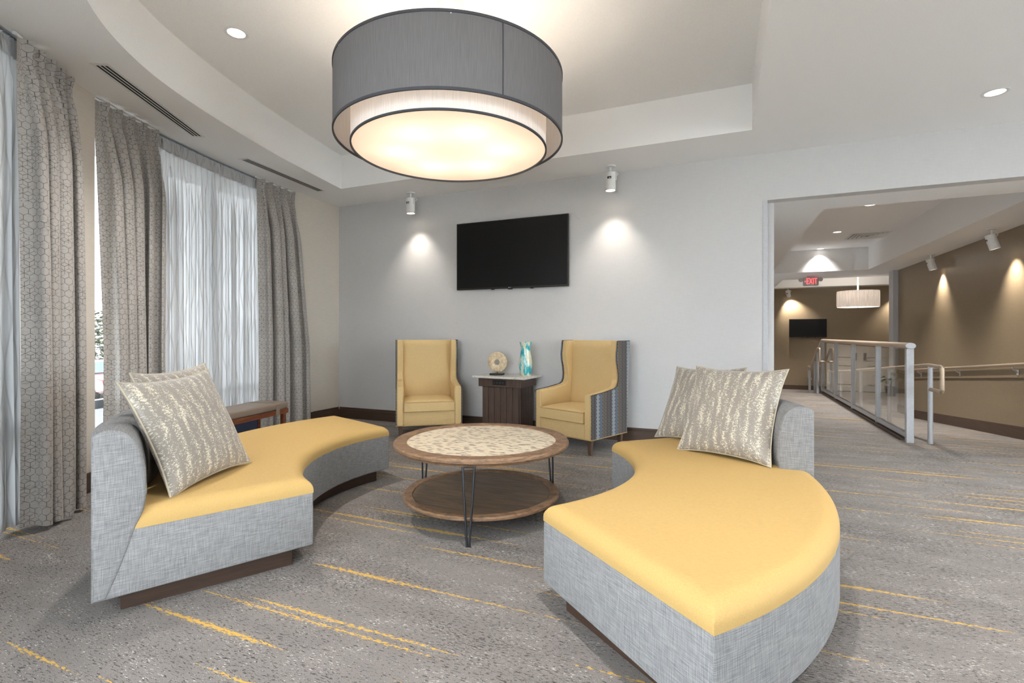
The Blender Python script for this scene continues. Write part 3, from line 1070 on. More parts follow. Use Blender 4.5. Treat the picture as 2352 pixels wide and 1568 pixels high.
# ------------------------------------------------------------------ coffee table
def build_coffee_table():
    t = thing('coffee_table', 'round coffee table with mottled shell inlay and hairpin legs', 'table', (-1.49, 3.02, 0))
    R = 0.582
    obj('tabletop_rim', lathe([(0.495, 0.452), (R - 0.035, 0.452), (R - 0.03, 0.462), (R - 0.006, 0.47), (R, 0.478), (R, 0.492), (R - 0.008, 0.503), (0.50, 0.503), (0.495, 0.497)], 96, close=True), 'wood_rim', t, 35)
    obj('inlay', lathe([(0.0, 0.495), (0.497, 0.495), (0.497, 0.46), (0.0, 0.46)], 96), 'inlay', t, 35)
    sh = obj('lower_shelf', lathe([(0.0, 0.148), (0.455, 0.148), (0.457, 0.142), (0.0, 0.142)], 96), 'wood_shelf', t, 35)
    obj('shelf_rim', lathe([(0.457, 0.128), (0.505, 0.128), (0.52, 0.136), (0.52, 0.148), (0.512, 0.156), (0.462, 0.154), (0.457, 0.148)], 96, close=True), 'wood_rim', t, 35)
    for k in range(3):
        a = math.radians(-72 + 120 * k)
        d = Vector((math.cos(a), math.sin(a), 0))
        q = Vector((-math.sin(a), math.cos(a), 0))
        bm = bmesh.new()
        top_r, foot_r = 0.525, 0.545
        for sgn in (-1, 1):
            p0 = d * top_r + q * 0.034 * sgn + Vector((0, 0, 0.452))
            p1 = d * (top_r + 0.008) + q * 0.026 * sgn + Vector((0, 0, 0.3))
            p2 = d * (foot_r) + q * 0.008 * sgn + Vector((0, 0, 0.03))
            p3 = d * (foot_r) + q * 0.007 * sgn + Vector((0, 0, 0.0))
            tube(bm, [p0, p1, p2, p3], [0.0075, 0.0065, 0.0075, 0.0085], 8)
        tube(bm, [d * top_r - q * 0.034 + Vector((0, 0, 0.447)), d * top_r + q * 0.034 + Vector((0, 0, 0.447))], 0.007, 8)
        obj('hairpin_leg', bm, 'iron', t, 50)


build_coffee_table()


# ------------------------------------------------------------------ wing armchairs
def build_armchair(loc, rz, label):
    """local frame: front faces -Y, origin on the floor under the middle of the front edge"""
    c = thing('wing_armchair', label, 'armchair', (loc[0], loc[1], 0), rz, 'pair of yellow wing armchairs')
    W = 0.375
    prof = [(0.0, 0.16), (0.0, 0.585), (0.006, 0.60), (0.20, 0.615), (0.40, 0.64), (0.445, 0.66), (0.468, 0.70), (0.474, 0.76), (0.462, 0.84),
            (0.442, 0.91), (0.436, 0.98), (0.446, 1.05), (0.455, 1.12), (0.46, 1.132), (0.68, 1.132), (0.685, 1.12), (0.63, 0.16)]

    def slabx(x0, x1, pr, bev=0.0):
        bm = bmesh.new()
        lay = bm.loops.layers.uv.verify()
        a = [bm.verts.new((x0, y, z)) for y, z in pr]
        b = [bm.verts.new((x1, y, z)) for y, z in pr]
        caps = [bm.faces.new(a), bm.faces.new(list(reversed(b)))]
        n = len(pr)
        for i in range(n):
            bm.faces.new((a[i], b[i], b[(i + 1) % n], a[(i + 1) % n]))
        bmesh.ops.recalc_face_normals(bm, faces=bm.faces)
        for f in bm.faces:
            for l in f.loops:
                l[lay].uv = (l.vert.co.y + 0.002, l.vert.co.z)
        if bev:
            es = list({e for f in caps for e in f.edges})
            bmesh.ops.bevel(bm, geom=es, offset=bev, segments=3, affect='EDGES')
        return bm
    for sgn in (-1, 1):
        obj('arm_and_wing', slabx(sgn * (W - 0.085), sgn * (W - 0.008), prof, 0.010), 'gold_chair', c, 40)
        grow = [(y + (0.006 if y < 0.3 else -0.004) * 1, z) for y, z in prof]
        sp = obj('side_panel', slabx(sgn * (W - 0.0085), sgn * (W + 0.006), grow, 0.004), 'stripe', c, 40)
        edge = [(sgn * (W + 0.002), y - 0.001, z) for y, z in prof[1:15]]
        obj('piping', T(edge, 0.0045, 6), 'trim_dark', sp, 60)
    # inside back, reclined, padded
    def fb(u, v):
        x = u * (W - 0.082)
        z = 0.36 + v * (1.134 - 0.36)
        y = 0.50 + 0.055 * v - 0.028 * (1 - u * u) ** 0.5 * math.sin(PI * min(1, 0.15 + v * 0.85)) ** 0.5 + 0.035 * (max(0, v - 0.92) / 0.08) ** 2
        return (x, y, z)
    bm, V = grid(fb, lsp(-1, 1, 21), lsp(0, 1, 21))
    bk = [[bm.verts.new((v.co.x, 0.63 + 0.05 * (v.co.z - 0.16), v.co.z)) for v in row] for row in (V[0], V[-1])]
    for j in range(20):
        bm.faces.new((V[0][j + 1], V[0][j], bk[0][j], bk[0][j + 1]))
        bm.faces.new((V[-1][j], V[-1][j + 1], bk[1][j + 1], bk[1][j]))
    bm.faces.new([V[i][-1] for i in range(21)] + [bk[1][-1], bk[0][-1]])
    bmesh.ops.recalc_face_normals(bm, faces=bm.faces)
    obj('backrest', bm, 'gold_chair', c, 50)
    obj('back_panel', slabx(-(W - 0.01), W - 0.01, [(0.628, 0.165), (0.682, 1.128), (0.692, 1.128), (0.638, 0.165)], 0.003), 'stripe', c, 40)
    obj('top_rail', B(-(W - 0.02), W - 0.02, 0.575, 0.685, 1.085, 1.130, 0.012, 3), 'gold_chair', c, 40)
    obj('front_rail', B(-(W - 0.085), W - 0.085, 0.006, 0.07, 0.16, 0.315, 0.008), 'gold_chair', c, 40)
    obj('seat_deck', B(-(W - 0.085), W - 0.085, 0.07, 0.62, 0.17, 0.30, 0.005), 'gold_chair', c, 40)
    # loose cushion with welts
    us = [math.sin(PI / 2 * t) for t in lsp(-1, 1, 25)]
    hw, hd = W - 0.09, 0.262

    def cz(u, v):
        a = max(0.0, (1 - u ** 4) * (1 - v ** 4))
        return a
    bm = bmesh.new()
    for sgn in (1, -1):
        grid(lambda u, v: (u * hw, 0.245 + v * hd, 0.372 + sgn * (0.052 + (0.034 if sgn > 0 else 0.004) * cz(u, v) ** 0.7)), us, us, None, bm)
    ring = [(t, -1) for t in us[:-1]] + [(1, t) for t in us[:-1]] + [(-t, 1) for t in us[:-1]] + [(-1, -t) for t in us[:-1]]
    up_ = [bm.verts.new((u * hw, 0.245 + v * hd, 0.424)) for u, v in ring]
    lo_ = [bm.verts.new((u * hw, 0.245 + v * hd, 0.320)) for u, v in ring]
    for i in range(len(ring)):
        j = (i + 1) % len(ring)
        bm.faces.new((up_[i], lo_[i], lo_[j], up_[j]))
    bmesh.ops.remove_doubles(bm, verts=bm.verts, dist=1e-4)
    bmesh.ops.recalc_face_normals(bm, faces=bm.faces)
    cu = obj('seat_cushion', bm, 'gold_chair', c, 40)
    for z in (0.424, 0.320):
        obj('welt', T([(u * hw, 0.245 + v * hd, z) for u, v in ring], 0.005, 6, True), 'gold_welt', cu, 60)
    hem = [(-W, -0.002, 0.16), (W, -0.002, 0.16), (W, 0.635, 0.16), (-W, 0.635, 0.16)]
    obj('hem_welt', T(rounded_path(hem + [hem[0]], 0.01, 3), 0.0055, 6), 'gold_welt', c, 60)
    for x in (-0.325, 0.325):
        for y in (0.055, 0.575):
            bm = bmesh.new()
            box(bm, x - 0.026, x + 0.026, y - 0.026, y + 0.026, 0.0, 0.165)
            for v in bm.verts:
                if v.co.z < 0.05:
                    v.co.x = x + (v.co.x - x) * 0.62
                    v.co.y = y + (v.co.y - y) * 0.62
            bmesh.ops.bevel(bm, geom=list(bm.edges), offset=0.003, segments=2, affect='EDGES')
            obj('leg', bm, 'wood_leg', c, 40)
    return c


# left chair faces the camera, right chair is turned towards the table
build_armchair((-3.105, 4.93), math.atan2(0.585, 0.81), 'yellow wing armchair between the beige corner wall and the side table')
build_armchair((-1.525, 4.945), math.atan2(-0.39, 0.92), 'yellow wing armchair with striped slate side, between side table and hall opening')


# ------------------------------------------------------------------ side table and what stands on it
def build_side_table():
    t = thing('side_table', 'brown boarded pedestal side table with pale granite top', 'table', (-2.335, 5.42, 0), math.radians(-5))
    # local: front faces -Y; top 0.68 x 0.48
    obj('granite_top', B(-0.34, 0.34, -0.245, 0.235, 0.695, 0.72, 0.003), 'granite', t)
    obj('apron', B(-0.285, 0.275, -0.195, 0.20, 0.595, 0.695, 0.003), 'wood_side', t)
    obj('carcass', B(-0.245, 0.235, -0.155, 0.185, 0.0, 0.595, 0.002), 'wood_side', t)
    n = 6
    w = 0.48 / n
    for i in range(n):
        obj('board', B(-0.247 + i * w + 0.002, -0.247 + (i + 1) * w - 0.002, -0.169, -0.154, 0.005, 0.595, 0.005), 'wood_side', t)
    for sx in (-1, 1):
        x = -0.245 if sx < 0 else 0.235
        for i in range(5):
            y0 = -0.155 + i * 0.068
            obj('board', B(min(x, x + sx * 0.012), max(x, x + sx * 0.012), y0 + 0.002, y0 + 0.066, 0.005, 0.595, 0.005), 'wood_side', t)
    p = obj('power_panel', B(-0.09, 0.085, -0.203, -0.194, 0.618, 0.676, 0.006), 'black', t)
    for i in range(4):
        x = -0.068 + i * 0.038
        obj('socket', B(x - 0.011, x + 0.011, -0.2055, -0.202, 0.634, 0.66, 0.002), 'iron', p)
    return t


build_side_table()


def build_ring():
    o = thing('ring_sculpture', 'round carved stone disc with a hole, on a small black stand', 'sculpture', (-2.46, 5.40, 0.72), math.radians(6))
    obj('stand', B(-0.085, 0.075, -0.045, 0.045, 0, 0.02, 0.003), 'black', o)
    obj('pin', T([(0, 0, 0.018), (0, 0, 0.06)], 0.006, 8), 'black', o)
    bm = bmesh.new()
    prof = [(0.034, -0.014), (0.034, 0.014), (0.06, 0.022), (0.095, 0.021), (0.118, 0.010), (0.122, 0.0), (0.118, -0.010), (0.095, -0.021), (0.06, -0.022)]
    lathe(prof, 64, bm, close=True)
    rnd = random.Random(3)
    bmesh.ops.rotate(bm, verts=bm.verts, cent=(0, 0, 0), matrix=Matrix.Rotation(PI / 2, 3, 'X'))
    for v in bm.verts:
        a = math.atan2(v.co.z, v.co.x)
        k = 1 + 0.012 * math.sin(5 * a + 1) + rnd.uniform(-0.008, 0.008)
        v.co.x *= k
        v.co.z *= k
    bmesh.ops.translate(bm, verts=bm.verts, vec=(0, 0, 0.152))
    obj('stone_disc', bm, 'limestone', o, 60)


build_ring()


def build_vase():
    o = thing('vase', 'teal and cream glazed vase standing on the granite top', 'vase', (-2.10, 5.40, 0.72))
    prof = [(0.0, 0.004), (0.052, 0.0), (0.062, 0.012), (0.076, 0.09), (0.078, 0.15), (0.066, 0.23), (0.056, 0.29), (0.056, 0.33), (0.068, 0.385), (0.072, 0.395),
            (0.066, 0.392), (0.051, 0.33), (0.05, 0.29), (0.06, 0.23), (0.07, 0.15), (0.06, 0.04), (0.0, 0.03)]
    obj('glazed_body', lathe(prof, 56), 'glaze', o, 70)
    obj('foot_ring', lathe([(0.05, -0.0005), (0.062, -0.0005), (0.062, 0.012), (0.05, 0.012)], 40, close=True), 'limestone', o, 40)


build_vase()


# ------------------------------------------------------------------ televisions
def build_tv(loc, w, h, label, logo=True):
    t = thing('television', label, 'television', loc)
    obj('housing', B(-w / 2, w / 2, -0.035, 0.0, -h / 2, h / 2, 0.004), 'black', t)
    b = 0.012
    obj('screen', B(-w / 2 + b, w / 2 - b, -0.0375, -0.034, -h / 2 + b * 1.6, h / 2 - b, 0.0005), 'screen', t)
    obj('wall_mount', B(-w * 0.2, w * 0.2, 0.0, 0.045, -h * 0.25, h * 0.25, 0.004), 'black', t)
    for x in (-0.16, 0.19):
        obj('bottom_hook', B(w * x - 0.02, w * x + 0.02, -0.03, -0.005, -h / 2 - 0.01, -h / 2 + 0.004, 0.003), 'black', t)
    obj('sensor', B(-0.03, 0.03, -0.036, -0.01, -h / 2 - 0.012, -h / 2 + 0.004, 0.004), 'black', t)
    if logo:
        bm = lathe([(0.0, 0.0), (0.006, 0.0), (0.006, 0.002), (0.0, 0.002)], 20)
        bmesh.ops.rotate(bm, verts=bm.verts, cent=(0, 0, 0), matrix=Matrix.Rotation(PI / 2, 3, 'X'))
        bmesh.ops.translate(bm, verts=bm.verts, vec=(-0.012, -0.036, -h / 2 + 0.0095))
        lg = obj('logo', bm, 'white', t)
        me = text_mesh('LG', 0.014, 0.0006)
        me.materials.append(M['white'])
        o = bpy.data.objects.new('lettering', me)
        col.objects.link(o)
        o.rotation_euler = (PI / 2, 0, 0)
        o.location = (0.008, -0.0362, -h / 2 + 0.0095)
        o.parent = lg
    return t


build_tv((-2.392, YB - 0.046, 2.19), 1.482, 0.848, 'large black flat television on the grey back wall')
build_tv((2.333, YF - 0.046, 1.39), 0.962, 0.535, 'small black flat television on the far brown wall', False)


# ------------------------------------------------------------------ pendants
def build_pendant():
    o = thing('drum_pendant', 'large grey double drum pendant lamp with glowing cream diffuser', 'pendant lamp', (-1.715, 2.99, 0))
    z0, z1, R = 2.515, 2.93, 0.762
    sh = obj('outer_shade', lathe([(R, z0), (R, z1), (R - 0.004, z1), (R - 0.004, z0)], 120, close=True), 'shade_grey', o, 35)
    obj('shade_lining', lathe([(R - 0.006, z0 + 0.004), (R - 0.006, z1 - 0.004)], 120), 'shade_white', o, 35)
    for z in (z0, z1):
        obj('trim_ring', lathe([(R - 0.006, z - 0.008), (R + 0.004, z - 0.008), (R + 0.004, z + 0.008), (R - 0.006, z + 0.008)], 120, close=True), 'trim_dark', sh, 35)
    # seam where the cloth overlaps
    a = math.radians(-38)
    obj('seam', T([((R + 0.001) * math.cos(a), (R + 0.001) * math.sin(a), z0), ((R + 0.001) * math.cos(a), (R + 0.001) * math.sin(a), z1)], 0.003, 6), 'trim_dark', sh)
    r, b0 = 0.654, 2.45
    inn = obj('inner_shade', lathe([(r, b0), (r, 2.90)], 120), 'shade_white', o, 35)
    obj('trim_ring', lathe([(r - 0.006, b0 - 0.006), (r + 0.004, b0 - 0.006), (r + 0.004, b0 + 0.007), (r - 0.006, b0 + 0.007)], 120, close=True), 'trim_dark', inn, 35)
    obj('diffuser', lathe([(0.0, b0 + 0.006), (r - 0.004, b0 + 0.006)], 96), 'diffuser', o)
    bm = bmesh.new()
    for k in range(3):
        a = k * PI / 3
        tube(bm, [(R * math.cos(a), R * math.sin(a), z1 - 0.012), (-R * math.cos(a), -R * math.sin(a), z1 - 0.012)], 0.004, 6)
    obj('spider', bm, 'white_metal', o)
    obj('stem', T([(0, 0, 2.62), (0, 0, 3.43)], 0.012, 12), 'white_metal', o, 40)
    obj('canopy', lathe([(0.0, 3.418), (0.07, 3.418), (0.088, 3.43), (0.088, 3.4695), (0.0, 3.4695)], 40), 'white_metal', o, 35)
    for k in range(6):
        a = k * PI / 3 + 0.35
        x, y = 0.36 * math.cos(a), 0.36 * math.sin(a)
        arm = obj('bulb_arm', T([(0, 0, 2.72), (x, y, 2.72)], 0.007, 8), 'white_metal', o)
        obj('bulb', lathe([(0.0, -0.05), (0.02, -0.045), (0.03, -0.02), (0.028, 0.0), (0.016, 0.03), (0.012, 0.05), (0.0, 0.052)], 16, loc=(x, y, 2.70)), 'bulb', arm, 60)
        light('bulb_light', 'POINT', (x, y, 2.66), PENDANT_W, WARM, o, shadow_soft_size=0.035)


build_pendant()


PEND2 = (3.21, 0.455, 1.90, 2.31)


def build_small_pendant():
    o = thing('small_drum_pendant', 'pleated grey drum pendant hanging before the far brown wall', 'pendant lamp', (PEND2[0], 15.2, 0))
    R, z0, z1 = PEND2[1], PEND2[2], PEND2[3]
    bm = bmesh.new()
    n = 160
    lay = bm.loops.layers.uv.verify()
    rows = []
    for z, k in ((z0 - 0.0, 0.985), (z0 + 0.05, 1.0), (z1 - 0.05, 1.0), (z1, 0.985)):
        rows.append([bm.verts.new(((R + 0.006 * (i % 2)) * k * math.cos(2 * PI * i / n), (R + 0.006 * (i % 2)) * k * math.sin(2 * PI * i / n), z)) for i in range(n)])
    for a, b in zip(rows, rows[1:]):
        for i in range(n):
            j = (i + 1) % n
            f = bm.faces.new((a[i], a[j], b[j], b[i]))
            for l, t in zip(f.loops, (i, i + 1, i + 1, i)):
                l[lay].uv = (t / n * 3.6, l.vert.co.z)
    bmesh.ops.recalc_face_normals(bm, faces=bm.faces)
    obj('pleated_shade', bm, 'shade_pleat', o)
    obj('diffuser', lathe([(0.0, z0 + 0.002), (R - 0.012, z0 + 0.002)], 64), 'diffuser', o)
    obj('finial', lathe([(0.0, z0 - 0.02), (0.014, z0 - 0.012), (0.014, z0 + 0.002), (0.0, z0 + 0.002)], 16), 'nickel', o)
    obj('stem', T([(0, 0, z0 + 0.1), (0, 0, 3.05)], 0.016, 10), 'white_metal', o)
    for k in range(3):
        a = k * 2 * PI / 3
        light('bulb_light', 'POINT', (0.2 * math.cos(a), 0.2 * math.sin(a), 2.24), 5, WARM, o, shadow_soft_size=0.04)


build_small_pendant()


# ------------------------------------------------------------------ spot fixtures
def build_spot(loc, yaw, tilt, watts, label, group, size=70, blend=0.7):
    """ceiling spot: round canopy, stem, yoke and a white can; tilt in degrees from straight down towards local +Y"""
    o = thing('ceiling_spotlight', label, 'spotlight', loc, yaw, group)
    obj('canopy', lathe([(0.0, -0.016), (0.055, -0.016), (0.058, -0.012), (0.058, -0.0005), (0.0, -0.0005)], 32), 'white_metal', o, 35)
    obj('stem', T([(0, 0, -0.014), (0, 0, -0.07)], 0.013, 12), 'white_metal', o, 40)
    piv = Vector((0, 0, -0.15))
    rot = Matrix.Rotation(math.radians(tilt), 3, 'X')
    bm = T(rounded_path([(-0.062, 0, -0.16), (-0.062, 0, -0.075), (0.062, 0, -0.075), (0.062, 0, -0.16)], 0.015, 3), 0.006, 6)
    obj('yoke', bm, 'white_metal', o)
    bm = lathe([(0.0, 0.078), (0.05, 0.078), (0.056, 0.072), (0.056, -0.12), (0.050, -0.12), (0.050, -0.10), (0.0, -0.10)], 40)
    for v in bm.verts:
        v.co = rot @ v.co + piv
    can = obj('can', bm, 'white_metal', o, 35)
    bm = lathe([(0.0, -0.1095), (0.048, -0.1095), (0.048, -0.103), (0.0, -0.103)], 32)
    for v in bm.verts:
        v.co = rot @ v.co + piv
    obj('lens', bm, 'spot_lens', can)
    bm = B(-0.022, 0.022, -0.0575, -0.053, 0.0, 0.024, 0.001)
    for v in bm.verts:
        v.co = rot @ v.co + piv
    pl = obj('rating_plate', bm, 'slot_dark', can)
    bm = bmesh.new()
    for i in range(3):
        box(bm, -0.006 + i * 0.009, -0.001 + i * 0.009, -0.0585, -0.057, 0.004, 0.014)
    for v in bm.verts:
        v.co = rot @ v.co + piv
    obj('print', bm, 'white_metal', pl)
    cable = [(0.0, 0.0, -0.05), (0.05, 0.02, -0.06), (0.085, 0.03, -0.09), (0.06, 0.03, -0.11), (0.02, 0.03, -0.10)]
    obj('cable', T(rounded_path(cable, 0.03, 4), 0.004, 6), 'white_metal', o, 60)
    d = rot @ Vector((0, 0, -1))
    L = light('spot_beam', 'SPOT', piv + d * 0.125, watts, WARM, o, spot_size=math.radians(size), spot_blend=blend, shadow_soft_size=0.03)
    L.rotation_euler = (Vector((0, 0, -1)).rotation_difference(d)).to_euler()
    return o


build_spot((-3.746, 5.49, ZC), math.radians(-6), 3, SPOT_W, 'white can spotlight on the ceiling near the corner, on the window side of the television', 'wall washing spotlights', 88, 1.0)
build_spot((-1.128, 5.47, ZC), 0, 2, SPOT_W, 'white can spotlight on the ceiling between television and hall opening', 'wall washing spotlights', 88, 1.0)
build_spot((3.222, 8.36, ZH), math.radians(-90), 16, HALL_SPOT_W, 'white can spotlight above the ramp, close to the opening', 'ramp wall spotlights', 84, 1.0)
build_spot((3.294, 10.64, ZH), math.radians(-90), 16, HALL_SPOT_W, 'white can spotlight above the ramp, close to the grey pier', 'ramp wall spotlights', 84, 1.0)
build_spot((1.80, 16.72, ZH), math.radians(-30), 30, HALL_SPOT_W * 1.2, 'white can spotlight tilted above the small far television', None, 90, 0.8)
build_spot((3.22, 6.2, ZH), math.radians(-90), 16, HALL_SPOT_W, 'white can spotlight above the head of the ramp', 'ramp wall spotlights', 84, 1.0)
build_spot((4.6, 16.72, ZH), math.radians(20), 25, HALL_SPOT_W, 'white can spotlight on the far wall behind the grey pier', None, 90, 0.8)


# ------------------------------------------------------------------ recessed downlights
def build_downlight(x, y, z, watts, label, group, r=0.072, color=SOFT):
    o = thing('recessed_downlight', label, 'downlight', (x, y, z), 0, group)
    obj('trim_ring', lathe([(r - 0.012, -0.001), (r, -0.006), (r + 0.012, -0.003), (r + 0.012, 0.0), (r - 0.012, 0.004)], 40, close=True), 'white_metal', o, 60)
    obj('lens', lathe([(0.0, -0.0015), (r - 0.011, -0.0015)], 32), 'lens', o)
    light('downlight_beam', 'SPOT', (0, 0, -0.012), watts, color, o, spot_size=math.radians(100), spot_blend=0.9, shadow_soft_size=0.06)


build_downlight(-3.372, 2.66, ZT, DOWN_W, 'round recessed downlight in the curved ceiling tray', 'room downlights')
build_downlight(1.927, 4.95, ZC, DOWN_W, 'round recessed downlight in the flat ceiling near the hall opening', 'room downlights')
build_downlight(0.4 - 0.65, 1.6, ZT, DOWN_W, 'added unseen downlight in the tray above the near end of the guard-side sofa', 'room downlights')  # out of view, added to even out the room light
build_downlight(1.927, 2.2, ZC, DOWN_W, 'added unseen downlight in the flat ceiling behind the guard-side sofa', 'room downlights')  # extra lamp beyond the frame, added as fill for the room
build_downlight(4.4, 3.6, ZC, DOWN_W, 'added unseen downlight by the side wall', 'room downlights')  # another added fill lamp, never in view
build_downlight(1.95, 8.54, 3.05, HALL_DOWN_W, 'recessed downlight in the hall tray, first past the opening', 'hall downlights')
build_downlight(1.92, 10.58, 3.05, HALL_DOWN_W, 'recessed downlight in the hall tray beside the square vent', 'hall downlights')
build_downlight(1.96, 12.50, 3.05, HALL_DOWN_W * 0.3, 'recessed downlight at the far end of the hall tray', 'hall downlights')
build_downlight(3.0, 15.0, 3.05, HALL_DOWN_W, 'recessed downlight in the far hall tray', 'hall downlights')
build_downlight(0.4, 15.4, ZH, HALL_DOWN_W, 'recessed downlight before the white doors', 'hall downlights')


# ------------------------------------------------------------------ vents
def build_slot_vent(p0, p1, w, label):
    p0, p1 = Vector(p0), Vector(p1)
    d = p1 - p0
    L = d.length
    o = thing('linear_air_diffuser', label, 'air vent', (p0.x, p0.y, ZC), math.atan2(d.y, d.x), 'slot vents in the curved ceiling border')
    obj('frame', B(-0.03, L + 0.03, -w / 2 - 0.02, w / 2 + 0.02, -0.003, 0.0, 0.001), 'white_metal', o)
    n = 3
    for i in range(n):
        y = -w / 2 + w * (i + 0.5) / n
        obj('slot', B(0, L, y - 0.0075, y + 0.0075, -0.0045, -0.0025), 'slot_dark', o)
    return o


build_slot_vent((-3.93, 2.068), (-4.503, 3.144), 0.085, 'long slot vent in the ceiling above the first beige pier')
build_slot_vent((-4.64, 3.763), (-4.76, 4.957), 0.085, 'slot vent in the ceiling above the last patterned curtain')

v = thing('ceiling_vent', 'square white louvred vent in the hall ceiling tray', 'air vent', (2.505, 11.18, 3.05))
for i in range(5):
    a0, a1 = 0.31 - i * 0.058, 0.31 - i * 0.058 - 0.045
    bm = bmesh.new()
    zo, zi = -0.004 - 0.002 * i, -0.012 - 0.002 * i
    P0 = [(-a0, -a0), (a0, -a0), (a0, a0), (-a0, a0)]
    P1 = [(-a1, -a1), (a1, -a1), (a1, a1), (-a1, a1)]
    for k in range(4):
        m_ = (k + 1) % 4
        quad(bm, [(P0[k][0], P0[k][1], zi), (P0[m_][0], P0[m_][1], zi), (P1[m_][0], P1[m_][1], zo), (P1[k][0], P1[k][1], zo)])
        quad(bm, [(P0[k][0], P0[k][1], zi), (P0[m_][0], P0[m_][1], zi), (P0[m_][0], P0[m_][1], -0.001), (P0[k][0], P0[k][1], -0.001)])
    obj('louvre_ring', bm, 'white_metal', v)
obj('backing', B(-0.3, 0.3, -0.3, 0.3, -0.0025, -0.0005), 'trim_dark', v)


# ------------------------------------------------------------------ curtains
def path_sampler(pts):
    cum = [0.0]
    for a, b in zip(pts, pts[1:]):
        cum.append(cum[-1] + (b - a).length)

    def f(t):
        s = t * cum[-1]
        for i in range(len(pts) - 1):
            if s <= cum[i + 1] or i == len(pts) - 2:
                k = (s - cum[i]) / max(1e-9, cum[i + 1] - cum[i])
                p = pts[i].lerp(pts[i + 1], k)
                d = (pts[i + 1] - pts[i]).normalized()
                return p, d
    return f, cum[-1]


def cloth(pts_top, pts_bot, z1, z0, n, a_top, a_bot, fullness, seed, per=18, rows=26, irregular=0.25):
    ft, Lt = path_sampler([Vector(p) for p in pts_top])
    fb_, Lb = path_sampler([Vector(p) for p in pts_bot])
    rnd = random.Random(seed)
    ph = [rnd.uniform(-1, 1) for _ in range(n + 2)]
    am = [1 + rnd.uniform(-1, 1) * irregular for _ in range(n + 2)]
    us = lsp(0, 1, n * per + 1)
    vs = [0, 0.012, 0.03, 0.05, 0.08] + lsp(0.12, 1.0, rows)

    def fn(u, v):
        pt, dt = ft(u)
        pb, db = fb_(u)
        w = min(1.0, max(0.0, (v - 0.08) * 1.7))
        p = pt.lerp(pb, w)
        d = dt.lerp(db, w).normalized()
        nr = Vector((-d.y, d.x))
        if nr.dot(Vector((-0.5, 3.5)) - p) < 0:
            nr = -nr
        x = u * n
        i = int(min(x, n - 1e-6))
        f = x - i - 0.5
        pinch = math.exp(-(f / 0.10) ** 2)
        wide = 0.5 + 0.5 * math.cos(2 * PI * (f + 0.07 * ph[i] * math.sin(PI * (f + 0.5))))
        k = min(1, v / 0.22)
        k = k * k * (3 - 2 * k)
        amp = a_bot * am[i] * (0.8 + 0.2 * v)
        off = (1 - k) * a_top * pinch + k * amp * wide ** 0.75
        if 0.025 < v < 0.06:
            off *= 0.75
        side = k * 0.022 * math.sin(4 * PI * f + ph[i] * 2) * am[i] * min(1.0, 4 * n * min(u, 1 - u))
        sway = 0.012 * math.sin(3.1 * v * (1 + 0.3 * ph[i]) + ph[i + 1] * 3) * v
        q = p + nr * (off + sway) + d * side
        zb = 0.006 * math.sin(7 * u * n) if v > 0.99 else 0
        return (q.x, q.y, z1 + (z0 - z1) * v + zb)
    acc, prev = {}, None
    tot = 0.0
    for u in us:
        q = Vector(fn(u, 0.7))
        tot += (q - prev).length if prev is not None else 0.0
        prev = q
        acc[u] = tot
    bm, V = grid(fn, us, vs, lambda u, v: (acc[u] + seed * 0.37, z1 + (z0 - z1) * v))
    bmesh.ops.recalc_face_normals(bm, faces=bm.faces)
    return bm


def offset_path(pts, off):
    out = []
    P_ = [Vector(p) for p in pts]
    for i, p in enumerate(P_):
        d = (P_[min(i + 1, len(P_) - 1)] - P_[max(i - 1, 0)]).normalized()
        nr = Vector((-d.y, d.x))
        if nr.dot(Vector((-0.5, 3.5)) - p) < 0:
            nr = -nr
        out.append(p + nr * off)
    return out


def build_curtain(label, top, bot, n, seed, z0=0.03, a_bot=0.14, fullness=2.0):
    o = thing('curtain', label, 'curtain', (0, 0, 0), 0, 'patterned curtains at the curved window wall')
    obj('cloth', cloth(top, bot, 3.022, z0, n, 0.065, a_bot, fullness, seed), 'drape', o, 80)
    tp = [Vector(p) for p in top]
    back = offset_path(top, -0.012)
    obj('track', T([(p.x, p.y, 3.035) for p in back], 0.012, 8), 'white_metal', o, 60)
    f, L = path_sampler(tp)
    for i in range(n):
        p, d = f((i + 0.5) / n)
        obj('hook', T([(p.x, p.y, 3.045), (p.x, p.y, 2.99)], 0.004, 6), 'white_metal', o)
    return o


build_curtain('patterned curtain hanging in front of the beige pier',
              [(-3.955, 1.63), (-4.10, 1.80), (-4.31, 2.06)], [(-3.895, 1.62), (-4.00, 1.77), (-4.12, 1.98)], 5, 11)
build_curtain('patterned curtain hanging between the beige pier and the wide sheer',
              [(-4.472, 2.305), (-4.60, 2.62), (-4.70, 2.92)], [(-4.555, 2.41), (-4.65, 2.68), (-4.69, 2.89)], 5, 12)
build_curtain('narrow patterned curtain next to the beige corner wall',
              [(-4.99, 4.20), (-5.06, 4.56), (-5.09, 4.86)], [(-4.98, 4.22), (-5.03, 4.60), (-5.04, 5.0)], 5, 13)


def build_sheer(label, top, n, seed):
    o = thing('sheer_curtain', label, 'sheer curtain', (0, 0, 0), 0, 'white sheer curtains')
    obj('cloth', cloth(top, top, 3.02, 0.03, n, 0.018, 0.028, 1.6, seed, 10, 22, 0.35), 'sheer', o, 80)
    band = cloth(offset_path(top, 0.004), offset_path(top, 0.004), 3.02, 2.905, n * 2, 0.014, 0.014, 1.6, seed + 5, 8, 4, 0.2)
    obj('heading_band', band, 'sheer', o, 80)
    lower = offset_path(top, -0.006)
    obj('track', T([(p.x, p.y, 3.035) for p in lower], 0.010, 8), 'facade_frame', o, 60)
    return o


